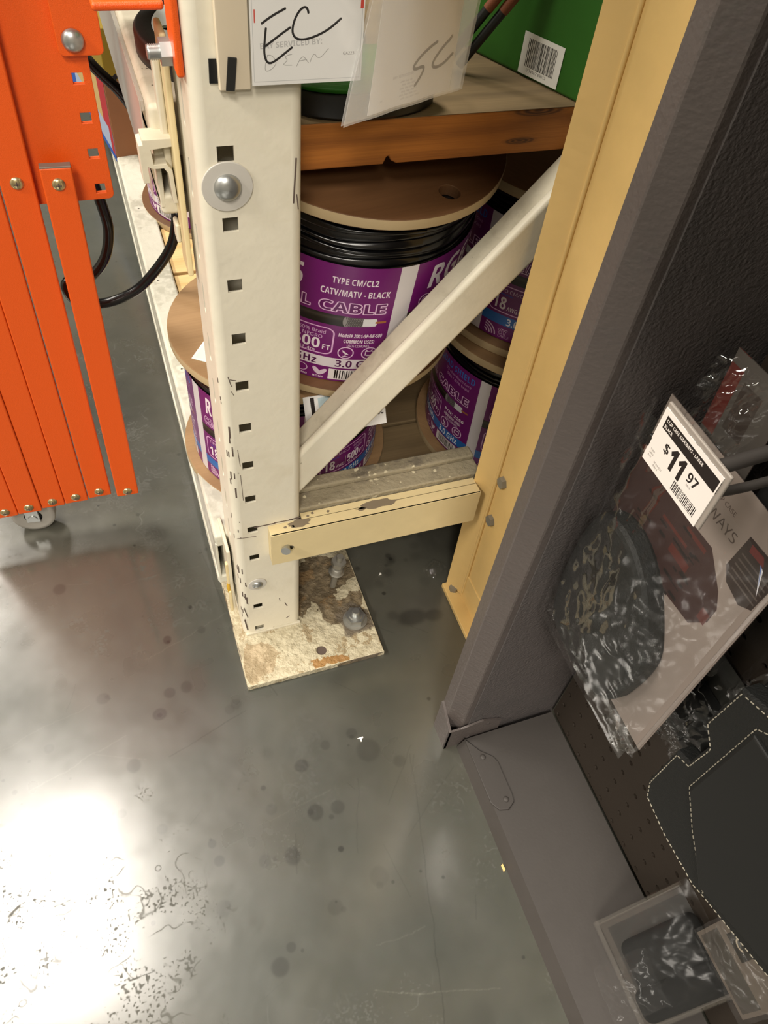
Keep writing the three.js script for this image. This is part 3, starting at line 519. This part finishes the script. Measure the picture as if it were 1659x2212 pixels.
{
  const t = thing('shelf_card', 'white shelf card hanging over the rim below the tilted spool', 'card', [.143, .318, -.066]);
  const tex = canvas(512, 160, (g, w, h) => { g.fillStyle = '#e6e6e4'; g.fillRect(0, 0, w, h); g.fillStyle = '#b8cdd2'; g.fillRect(90, 10, 150, 140); g.fillStyle = '#1d1613'; g.fillRect(42, 6, 24, 130); g.font = 'bold 44px sans-serif'; g.save(); g.translate(w - 14, 118); g.scale(-1, 1); g.fillText('SS', 0, 0); g.restore(); g.font = '12px sans-serif'; g.fillStyle = '#555'; for (let i = 0; i < 5; i++) g.fillText('0123 456', w - 130, 60 + i * 16); });
  mesh('card', uvBox(new RoundedBoxGeometry(.092, .001, .044, 2, .0004)), std({ map: tex, roughness: .4 }), t);
  const uv = t.children[0].geometry.attributes.uv; for (let i = 0; i < uv.count; i++) uv.setXY(i, uv.getX(i) / .092 + .5, .5 - uv.getY(i) / .044);
  t.rotation.set(1.02, 0, -.02);
}

// ---------------------------------------------------------------- things on the upper shelf
{
  const t = thing('green_spool', 'green drummed reel with black flange on the upper shelf behind the post', 'spool', [.078, .6377, -.172]);
  mesh('flange', [lathe([[.02, 0], [.089, 0], [.093, .003], [.093, .022], [.090, .025], [.079, .025], [.079, .021], [.02, .021]], 64)], M.black, t);
  const hs = []; for (let i = 0; i < 8; i++) hs.push(circ(.066 * Math.cos(i * .785), .066 * Math.sin(i * .785), .0056, 12));
  mesh('flange_disc', plate(circ(0, 0, .0785, 48).reverse(), hs, .002).rotateX(-Math.PI / 2).translate(0, .0225, 0), std({ color: 0xb9bcb9, roughness: .5 }), t, 'grey disc with round holes');
  mesh('drum', new THREE.CylinderGeometry(.052, .052, .13, 48).translate(0, .089, 0), M.greenPlastic, t, 'green label drum');
}
{
  const t = thing('reel_front_tray', 'low black tray with a green lid, front of the green reel modelled apart, tucked behind the two sleeves', 'tray', [.142, .6377, -.085]);  // front of the green reel, built as its own low tray
  mesh('tray', lathe([[0, 0], [.052, 0], [.056, .003], [.056, .018], [.052, .02], [0, .02]], 48).scale(1.05, 1, .45).translate(0, 0, .012), M.black, t);
  mesh('lid', lathe([[0, .02], [.054, .02], [.055, .024], [.053, .036], [0, .039]], 48).scale(1.05, 1, .45).translate(0, 0, .012), M.greenPlastic, t, 'green lid');
}
{
  const d = V(.4, 0, .917).normalize(), t = thing('green_carton', 'green carton with a white bar code sticker on the upper shelf', 'carton', [.284, .6377, -.148]);
  t.rotation.y = Math.atan2(-d.z, d.x);                   // local x runs along the visible face towards the camera, local -z faces the aisle
  mesh('box', box(-.12, 0, -.12, .115, .2, 0, .003), std({ map: rep(paintTex(81, [38, 92, 20], [32, 82, 17], [30, 80, 17], .05, .2), .3), roughness: .5 }), t);
  t.children[0].geometry.translate(0, 0, 0);
  const tex = canvas(512, 400, (g, w, h) => { g.fillStyle = '#ddddd6'; g.fillRect(0, 0, w, h); g.fillStyle = '#15120f'; let x = 70; while (x < 430) { const b = 3 + Math.floor(rnd() * 9); g.fillRect(x, 50, b, 270); x += b + 3 + Math.floor(rnd() * 7); } g.font = '40px sans-serif'; g.fillText('0 34567 89012', 100, 362); });
  const s = new THREE.PlaneGeometry(.043, .032).translate(.0565, .0185, .0006);
  mesh('barcode_sticker', s, std({ map: tex, roughness: .6, side: THREE.DoubleSide }), t, 'white bar code sticker');
}
{
  const t = thing('tool_handles', 'two black rods with brown ends leaning on the green carton', 'tool', [.234, .6377, -.13]);
  for (const k of [0, 1]) {
    const o = [k * .011, 0, k * .006], a = V(0, .006, 0), b = V(.026, .05, .012), c = V(.052, .094, .024);
    mesh('rod', tube([[a.x + o[0], a.y, a.z + o[2]], [b.x + o[0], b.y, b.z + o[2]]], .004, 6, 10), M.black, t);
    mesh('grip', tube([[b.x + o[0], b.y, b.z + o[2]], [c.x + o[0], c.y, c.z + o[2]]], .0044, 6, 10), std({ color: 0x7c4324, roughness: .6 }), t);
  }
}
// cartons far back on the lower deck
{
  const t = thing('brown_carton', 'brown carton with a printed red and tan side, far back on the deck', 'carton', [-.016, .1405, -1.0]); t.rotation.y = .14;
  mesh('box', box(.0, 0, -.4, .30, .145, 0, .002), M.carton, t);
  const tex = canvas(1024, 370, (g, w, h) => { g.fillStyle = '#b89c63'; g.fillRect(0, 0, w, h); g.fillStyle = '#a3242c'; g.fillRect(w - 150, 0, 150, h); g.fillRect(0, 0, w, 20); g.fillStyle = '#9aa7bd'; g.fillRect(0, 230, w - 60, 120); g.fillStyle = '#1e4fa0'; g.fillRect(0, 340, w, 30); g.fillRect(60, 20, 200, 330); g.fillStyle = '#1c150e'; g.font = 'bold 120px sans-serif'; g.fillText('CABLE', 380, 150); g.font = 'bold 70px sans-serif'; g.fillText('500', 500, 320); });
  mesh('printed_side', new THREE.BoxGeometry(.0008, .144, .398).translate(-.0006, .0725, -.2), std({ map: tex, roughness: .6 }), t, 'printed carton side');
  const u = thing('yellow_carton', 'yellow carton with black corner marks on top of the brown carton', 'carton', [-.012, .286, -1.0]); u.rotation.y = .14;
  mesh('box', box(0, 0, -.36, .28, .085, 0, .002), std({ color: 0x86701a, roughness: .7 }), u);
  for (const [x, y] of [[.018, .006], [.034, .006], [.02, .079], [.036, .079], [.052, .006], [.054, .079]]) mesh('corner_mark', box(-.004, -.004, 0, .004, .004, .0006, .0002, 'x', 1).rotateZ(.6).translate(x, y, 0), M.black, u);
}
// black cable looping out from under the beam
{
  const t = thing('power_cable', 'thick black cable drooping in a loop between the gate and the post', 'cable', [0, 0, 0]);
  mesh('cable', tube([[-.075, .60, -.40], [-.045, .549, -.4], [-.021, .52, -.4], [-.002, .484, -.4], [.010, .46, -.38], [.0125, .443, -.32], [.012, .436, -.295], [.003, .399, -.295], [-.018, .365, -.3], [-.048, .338, -.3], [-.087, .327, -.3], [-.115, .335, -.3], [-.12, .36, -.3], [-.094, .364, -.3], [-.074, .384, -.3], [-.063, .418, -.3], [-.064, .445, -.3], [-.075, .50, -.305], [-.1, .56, -.31]], .0058, 220, 12), M.blackGloss, t);
}

// ---------------------------------------------------------------- orange folding gate
{
  const t = thing('folding_gate', 'orange folding steel gate with narrow slats hinged to the cream post', 'gate');
  const Z = -.235, head = (g) => g;
  const screwGeo = () => { const c = lathe([[.0062, 0], [.006, .0009], [.0048, .0021], [.0026, .0029], [0, .0031]], 20).rotateX(Math.PI / 2); return c; };
  const cross = () => join([box(-.0026, -.0006, .0027, .0026, .0006, .0035, .0002, 'x', 1), box(-.0006, -.0026, .0027, .0006, .0026, .0035, .0002, 'x', 1)]);
  const slat = (xb, yb, xt, yt, z, w, screws, cap) => {
    const L = Math.hypot(xt - xb, yt - yb), a = Math.atan2(xt - xb, yt - yb);
    const s = new THREE.Group(); s.name = 'slat'; s.position.set(xb, yb, z); s.rotation.z = -a; t.add(s);
    mesh('bar', box(-w / 2, 0, -.009, w / 2, L, 0, .0018, 'y', 3), M.orange, s);
    for (const y of screws) { mesh('screw', screwGeo().translate(0, y, 0), M.brass, s); mesh('screw_cross', cross().translate(0, y, 0), M.rust, s); }
    if (cap) mesh('cut_end', box(-w / 2 + .0005, L - .0005, -.0085, w / 2 - .0005, L + .0012, -.0004, .0004), M.bareSteel, s, 'bare steel end of the slat');
  };
  slat(-.109, .0685, -.0985, .531, Z + .011, .0285, [.0085, .447], true);
  slat(-.1455, .064, -.1275, .86, Z, .0297, [.011, .45]);
  for (let i = 0; i < 5; i++) slat(-.1765 - i * .0303, .0615 - Math.min(i, 8) * .0018, -.1585 - i * .0294, .86, Z - (i % 2) * .001, .0296, [.011]);
  const hs = [.598, .564, .531, .4965].map(y => rect(-.0676 , y - .0052, -.0572, y + .0052));
  mesh('mounting_plate', uvBox(plate(roundRect(-.132, .486, -.0515, .85, .005), hs, .004, .0006).translate(0, 0, Z - .0155)), M.orange, t);
  mesh('hinge_plate', uvBox(plate(roundRect(-.073, .6195, -.0375, .82, .004), [], .005, .0008).translate(0, 0, Z - .0095)), M.orange, t);
  mesh('hinge_bolt', [lathe([[.0092, 0], [.009, .002], [.0066, .0048], [.003, .006], [0, .0062]], 28).rotateX(Math.PI / 2).translate(-.0605, .6315, Z - .003)], M.zinc, t);
  // hinge strap to the post and the tab bolted to its side
  mesh('hinge_strap', [box(-.048, .7185, -.255, -.0045, .7235, -.040, .0022, 'x', 3), box(-.046, .724, -.2, -.012, .7335, -.05, .003), box(-.062, .705, -.245, -.04, .735, -.232, .002)], M.orange, t);
  mesh('post_tab', [box(-.0052, .692, -.034, -.0004, .85, -.006, .0018)], M.orange, t);
  const b = new THREE.Group(); b.name = 'tab_bolt'; b.position.set(-.005, .7005, -.026); t.add(b);
  mesh('nut', hex(.0082, .0082, .007).rotateZ(Math.PI / 2).translate(-.0037, 0, 0), M.zinc, b);
  const thr = [[0, 0]]; for (let i = 0; i < 7; i++) thr.push([.0048, i * .0013], [.0042, i * .0013 + .00065]); thr.push([.0042, .0092], [0, .0096]);
  mesh('threaded_end', lathe(thr, 18).rotateZ(Math.PI / 2).translate(-.006, 0, 0), M.zinc, b);
  // caster
  const c = new THREE.Group(); c.name = 'caster'; c.position.set(-.239, .029, -.262); c.rotation.y = -.12; t.add(c);
  mesh('wheel', [lathe([[.012, -.009], [.02, -.009], [.0225, -.0105], [.0275, -.010], [.029, -.006], [.029, .006], [.0275, .010], [.0225, .0105], [.02, .009], [.012, .009]], 48).rotateX(Math.PI / 2)], M.rubber, c);
  mesh('hub', [lathe([[0, -.0085], [.0225, -.0075], [.0225, .0075], [0, .0085]], 32).rotateX(Math.PI / 2)], M.black, c);
  mesh('fork', [box(-.009, -.008, .0115, .009, .04, .0135, .001), box(-.009, -.008, -.0135, .009, .04, -.0115, .001), box(-.016, .036, -.016, .016, .04, .016, .001), new THREE.CylinderGeometry(.006, .006, .03, 12).rotateX(Math.PI / 2)], M.zinc, c);
}

// ---------------------------------------------------------------- goods on the pegboard
// a crumpled sheet: outline in local (u along z, v up), w out of the pegboard towards -x
function crumple(w, h, n, amp, seed, bulge = 0, pinch = 0) {
  const g = new THREE.PlaneGeometry(w, h, n, Math.round(n * h / w)), p = g.attributes.position, N = fbm(seed, 4, 4, .6), N2 = fbm(seed + 1, 6, 4, .65);
  for (let i = 0; i < p.count; i++) {
    const u = p.getX(i) / w + .5, v = p.getY(i) / h + .5, e = Math.min(u, 1 - u, v, 1 - v);
    const ridge = Math.abs(N(u, v) - .5) * 2, z = amp * (ridge + .5 * Math.abs(N2(u, v) - .5) * 2) + bulge * Math.sin(Math.PI * u) * Math.sin(Math.PI * v);
    const k = 1 - pinch * Math.pow(Math.abs(v - .5) * 2, 3);
    p.setXYZ(i, p.getX(i) * k + amp * .4 * (N2(v, u) - .5), p.getY(i) + amp * .6 * (N(v, u) - .5), z * smooth(0, .08, e + .02));
  }
  g.computeVertexNormals(); return g;
}
// group whose local x runs along +z, local y up, local z towards -x (out of the pegboard)
function hung(name, label, cat, [x, y, z], tilt = 0, group) { const t = thing(name, label, cat, [x, y, z], group); t.rotation.set(0, -Math.PI / 2, tilt, 'YXZ'); return t; }
{
  const t = hung('bagged_case', 'black phone case on a pale printed card in a clear bag, behind the price tag', 'case', [.262, .43, .294], 0);
  // local x = z - .294, local y = y - .43; texture pixel 5 per mm from the card's corner (225 mm, 300 mm)
  const K = 5, mx = z => (z - 225) * K, my = y => (575 - y) * K;
  const poly = (g, pts, c) => { g.fillStyle = c; g.beginPath(); pts.forEach((p, i) => i ? g.lineTo(mx(p[0]), my(p[1])) : g.moveTo(mx(p[0]), my(p[1]))); g.closePath(); g.fill(); };
  const tex = canvas(141 * K, 275 * K, (g, w, h) => {
    g.fillStyle = '#857a73'; g.fillRect(0, 0, w, h);
    poly(g, [[225, 520], [278, 516], [314, 518], [336, 498], [343, 486], [343, 470], [332, 452], [225, 440]], '#352220');
    g.fillStyle = '#50251f'; for (const [z, y, a, b] of [[290, 512, 22, 4], [268, 499, 30, 3], [286, 488, 22, 8], [334, 476, 8, 12]]) g.fillRect(mx(z), my(y), a * K, b * K);
    g.fillStyle = '#1c1514'; for (let i = 0; i < 26; i++) g.fillRect(mx(240 + rnd() * 70), my(510 - rnd() * 60), 20 + rnd() * 50, 5 + rnd() * 14);
    g.fillStyle = '#41352f'; g.textAlign = 'right'; g.font = '26px sans-serif'; g.fillText('CLIP CASE', mx(315), my(551)); g.font = '58px sans-serif'; g.fillText('SIDEWAYS', mx(325), my(535)); g.textAlign = 'left';
    poly(g, [[331, 552], [348, 553], [362, 538], [361, 513], [352, 506], [336, 510], [329, 520]], '#2b201c');
    poly(g, [[335, 549], [346, 550], [350, 544], [336, 543]], '#5f201c'); for (let i = 0; i < 5; i++) poly(g, [[333, 538 - i * 5], [360, 538 - i * 5], [360, 536.5 - i * 5], [333, 536.5 - i * 5]], '#4b433e');
    poly(g, [[347, 544], [351, 542], [358, 523]], '#dfe2ea'); poly(g, [[347, 544], [349, 543], [355, 530]], '#5570b0');
  });
  mesh('card', new THREE.BoxGeometry(.141, .275, .0008).translate(.0015, .0075, -.006), std({ map: tex, roughness: .5 }), t, 'pale card printed with case pictures');
  const lp = (z, y) => [(z - 294) / 1000, (y - 430) / 1000];
  const pb = plate(smoothPts([lp(232, 325), lp(246, 312), lp(300, 312), lp(322, 328), lp(327, 350), lp(330, 380), lp(328, 402), lp(310, 432), lp(292, 452), lp(262, 466), lp(236, 458)]), [circ(-.017, -.028, .0042, 14)], .012, .005);
  mesh('pouch', uvBox(pb.translate(0, 0, -.003)), M.leather, t, 'black leather phone pouch');
  mesh('pouch_flap', uvBox(plate([lp(296, 316), lp(321, 330), lp(326, 350), lp(328, 372), lp(318, 384), lp(306, 372)], [], .003, .0015).translate(0, 0, .0155)), M.leatherSmooth, t);
  mesh('front_film', crumple(.148, .27, 46, .007, 91, .014).translate(0, .008, .017), M.film, t);
  mesh('back_film', crumple(.148, .27, 20, .004, 93).rotateY(Math.PI).translate(0, .008, -.009), M.film, t);
  for (const g of [box(-.074, -.128, .002, .074, -.122, .0035, .0005), box(-.0745, -.125, .001, -.0715, .14, .003, .0005), box(.0715, -.125, .001, .0745, .14, .003, .0005)]) mesh('heat_seal', g, M.film, t);
  mesh('crumpled_corner', crumple(.03, .03, 12, .012, 97).rotateZ(.6).translate(.058, -.124, .004), M.film, t); mesh('crumpled_corner', crumple(.022, .02, 10, .01, 98).rotateZ(.3).translate(-.068, -.122, .004), M.film, t);
}
// price tag on its scanning hook
{
  const t = thing('scan_hook', 'grey scanning hook holding a white price tag of $11.97', 'price tag', [0, 0, 0]);
  mesh('arm', [tube([[.338, .632, .323], [.29, .628, .323], [.24, .624, .323], [.206, .622, .324]], .0042, 20, 10), tube([[.338, .60, .323], [.29, .598, .323], [.225, .598, .323], [.214, .606, .323]], .003, 16, 8)], M.greyDeck, t);
  const tex = canvas(560, 410, (g, w, h) => {
    g.fillStyle = '#efe9e4'; g.fillRect(0, 0, w, h); g.fillStyle = '#1b1412'; g.fillRect(36, 34, w - 46, 92); g.fillStyle = '#efe9e4'; g.font = 'bold 31px sans-serif'; g.save(); g.translate(46, 72); g.scale(.84, 1); g.fillText('CLIP CASE SIDEWAYS - LARGE', 0, 0); g.fillText('BLACK', 0, 42); g.restore();
    g.fillStyle = '#1b1412'; g.font = 'bold 96px sans-serif'; g.fillText('$', 112, 240); g.font = 'bold 198px sans-serif'; g.save(); g.translate(176, 290); g.scale(.72, 1); g.strokeStyle = '#1b1412'; g.lineWidth = 10; g.strokeText('11', 0, 0); g.fillText('11', 0, 0); g.restore(); g.font = 'bold 96px sans-serif'; g.save(); g.translate(352, 232); g.scale(.9, 1); g.fillText('97', 0, 0); g.restore(); g.font = '16px sans-serif'; g.fillText('EACH', 372, 258);
    g.font = '20px sans-serif'; g.fillStyle = '#5b544f'; for (const [s, y] of [['1002', 250], ['3468', 274], ['A12', 298]]) g.fillText(s, 30, y + 60); g.fillText('0034-021', 96, 360); g.fillText('BIN 4', 100, 384);
    g.fillStyle = '#1b1412'; let x = 292; while (x < 520) { const b = 3 + Math.floor(rnd() * 6); g.fillRect(x, 306, b, 72); x += b + 3 + Math.floor(rnd() * 5); }
  });
  const s = new THREE.Group(); s.name = 'price_tag'; s.position.set(.200, .6145, .3125); s.rotation.set(0, -Math.PI / 2, 0); t.add(s);
  mesh('tag_holder', new RoundedBoxGeometry(.0575, .0425, .0022, 2, .0009).translate(.0005, .0008, -.0018), std({ color: 0x9a928a, roughness: .35 }), s, 'grey tag holder');
  mesh('printed_tag', new THREE.BoxGeometry(.0535, .0392, .0006).translate(-.0005, -.0008, -.0003), std({ map: tex, roughness: .5 }), s, 'white printed price tag');
  mesh('clip_end', box(-.03, -.012, -.004, -.026, -.004, .0, .0008), M.black, s);
}
// bags further back on the same hooks
function smallBag(name, label, pos, w, h, seed, body, tilt, draw) {
  const t = hung(name, label, 'bag', pos, tilt);
  const tex = canvas(256, 320, draw);
  mesh('card', new THREE.BoxGeometry(w * .86, h * .84, .0008).translate(0, -h * .02, -.006), std({ map: tex, roughness: .5 }), t, 'printed card');
  if (body) mesh('pouch', new RoundedBoxGeometry(w * .7, h * .5, .018, 3, .007).translate(0, -h * .12, .003), M.leather, t);
  mesh('film', crumple(w, h, 28, .012, seed, .012).translate(0, 0, .012), M.film, t);
  return t;
}
smallBag('bagged_goods', 'crumpled clear bag with a dark card and yellow print, highest on the pegboard', [.318, .545, .318], .075, .115, 111, true, 0, (g, w, h) => { g.fillStyle = '#2a1f1a'; g.fillRect(0, 0, w, h); g.fillStyle = '#a12a22'; g.fillRect(0, 220, w, 30); g.strokeStyle = '#d8c21c'; g.lineWidth = 12; g.beginPath(); g.arc(150, 160, 30, .2, 2.8); g.stroke(); g.fillStyle = '#e8e2da'; g.fillRect(60, 260, 120, 12); });
smallBag('bagged_goods', 'narrow clear bag with a grey card just behind the price tag', [.288, .578, .262], .06, .10, 121, false, .05, (g, w, h) => { g.fillStyle = '#4c4742'; g.fillRect(0, 0, w, h); g.fillStyle = '#57251f'; g.fillRect(0, 40, 60, 200); g.fillStyle = '#3a322d'; g.fillRect(80, 60, 90, 140); });
smallBag('bagged_goods', 'clear bag with yellow lettering hanging right of the big bagged case', [.319, .49, .412], .085, .20, 131, true, 0, (g, w, h) => { g.fillStyle = '#332e29'; g.fillRect(0, 0, w, h); g.fillStyle = '#211b18'; g.fillRect(10, 60, w - 20, 120); g.fillStyle = '#d8cc1c'; g.font = 'bold 44px sans-serif'; g.fillText('LARGE', 60, 232); });
smallBag('bagged_goods', 'dim clear bag of a dark case hanging low behind the bagged case', [.325, .33, .358], .075, .13, 141, true, 0, (g, w, h) => { g.fillStyle = '#30302c'; g.fillRect(0, 0, w, h); });
// stitched leather pouch in front
{
  const t = hung('leather_pouch', 'black leather pouch edged with white stitching, hanging without a bag', 'pouch', [.281, .37, .45]);
  // local x = z - .45, y = y - .37  (outline read on the plane x = .27)
  const o = [[-.059, .083], [-.061, .030], [-.047, .016], [-.049, -.022], [-.061, -.028], [-.061, -.088], [-.054, -.104], [-.024, -.109], [.018, -.107], [.03, -.1], [.095, -.07], [.11, .06], [.09, .1], [-.02, .1], [-.036, .093]];
  mesh('body', uvBox(plate(o, [], .012, .003).translate(0, 0, -.006)), M.leather, t);
  const stitches = (pts, close, z, len = .0032, gap = .0016) => {
    const out = [], P = pts.map(p => V(p[0], p[1], z)); if (close) P.push(P[0].clone());
    const c = new THREE.CurvePath(); for (let i = 0; i + 1 < P.length; i++) c.add(new THREE.LineCurve3(P[i], P[i + 1]));
    const L = c.getLength(); for (let s = 0; s + len < L; s += len + gap) { const a = c.getPointAt(s / L), b = c.getPointAt((s + len) / L), d = b.clone().sub(a); out.push(new THREE.CapsuleGeometry(.0005, Math.max(.0005, d.length() - .001), 2, 6).rotateZ(Math.atan2(d.y, d.x) - Math.PI / 2).translate((a.x + b.x) / 2, (a.y + b.y) / 2, z)); }
    return out;
  };
  mesh('edge_stitching', stitches(o, true, .0093), M.thread, t, 'white edge stitching');
  const inn = [[.025, -.098], [-.012, -.066], [-.038, -.036], [-.037, .075], [-.03, .082], [.02, .078]];
  mesh('seam_stitching', stitches(inn, false, .0093), M.thread, t, 'white seam stitching');
  mesh('seam_stitching', stitches([[.026, -.1], [.016, -.045], [0, -.018], [-.002, .0], [.02, .075]], false, .0093), M.thread, t, 'white seam stitching');
  mesh('front_panel', uvBox(plate([[.022, -.094], [-.008, -.062], [-.034, -.034], [-.033, .07], [.08, .07], [.085, -.06]], [], .002, .0015).translate(0, 0, .0085)), M.leatherSmooth, t);
  mesh('hook', [tube([[-.057, -.0, -.076], [-.056, .002, -.03], [-.054, .004, -.004]], .0028, 12, 8)], M.thread, t);
}
// bag lying low over the deck
{
  const t = thing('low_bag', 'clear bag with a folded black pouch leaning low over the grey deck', 'bag', [.302, .087, .50]);
  t.rotation.set(0, -Math.PI / 2, 0, 'YXZ');
  const C = new THREE.Group(); C.name = 'bag_body'; t.add(C); C.rotation.x = -.75;
  const tex = canvas(512, 512, (g, w, h) => { g.fillStyle = '#37322d'; g.fillRect(0, 0, w, h); g.fillStyle = '#23211e'; g.fillRect(36, 30, w - 72, h - 60); });
  mesh('card', new THREE.BoxGeometry(.098, .116, .0008).translate(0, 0, -.018), std({ map: tex, roughness: .5 }), C);
  mesh('pouch', [new RoundedBoxGeometry(.066, .084, .022, 4, .009).translate(.008, .004, .0)], M.leather, C, 'black folded pouch');
  mesh('belt_loop', new RoundedBoxGeometry(.03, .096, .026, 4, .009).translate(.031, .004, .003), M.leather, C);
  mesh('front_film', crumple(.1, .12, 34, .005, 151, .022).translate(0, 0, .011), M.filmSoft, C);
  mesh('bag_edge', [box(-.052, -.06, -.017, -.047, .06, -.0145, .001), box(.047, -.06, -.017, .052, .06, -.0145, .001), box(-.052, -.064, -.017, .052, -.057, -.0145, .001)], M.film, C);
  mesh('folded_film', crumple(.05, .06, 22, .012, 153, .012).translate(.012, -.036, .026), M.filmSoft, C);
}
{
  const t = hung('carded_goods', 'pale card with a dark square logo at the lower right edge', 'card', [.31, .20, .53]);
  const tex = canvas(400, 400, (g, w, h) => { g.fillStyle = '#5f564d'; g.fillRect(0, 0, w, h); g.fillStyle = '#201b15'; g.fillRect(60, 60, 130, 130); g.strokeStyle = '#a59a86'; g.lineWidth = 10; g.beginPath(); g.arc(125, 125, 30, .5, 4.6); g.stroke(); g.fillStyle = '#3b3630'; g.fillRect(20, 230, w - 40, 150); });
  mesh('card', new THREE.BoxGeometry(.07, .09, .001), std({ map: tex, roughness: .5 }), t);
  mesh('film', crumple(.076, .1, 20, .006, 161, .008).translate(0, 0, .003), M.film, t);
}
// litter
{
  const bit = (label, x, z, pts, m) => tag(mesh('floor_scrap', plate(pts, [], .0008, .0003).rotateX(-Math.PI / 2).translate(x, .0005, z), m), label, 'litter');
  bit('small white torn scrap on the bare concrete floor', .104, .176, [[-.004, .002], [.003, .0022], [.003, .0008], [.0008, .0002], [.0004, -.003], [-.0008, -.003], [-.0008, .0004]], M.paper);
  bit('tiny yellow chip against the grey deck edge', .2105, .365, [[-.001, -.004], [.0015, -.002], [.001, .004], [-.001, .003]], M.yellowPost);
  bit('tiny white crumb on the floor below the strut', .205, -.049, [[-.002, -.002], [.002, -.001], [.001, .002]], M.paper);
  const f = mesh('plastic_scrap', crumple(.03, .022, 12, .01, 171, .006).rotateX(-Math.PI / 2).rotateY(.6).translate(.283, .003, -.035), M.film); tag(f, 'crumpled clear plastic scrap on the floor at the foot of the yellow upright', 'litter');
}
renderer.render(scene, camera);
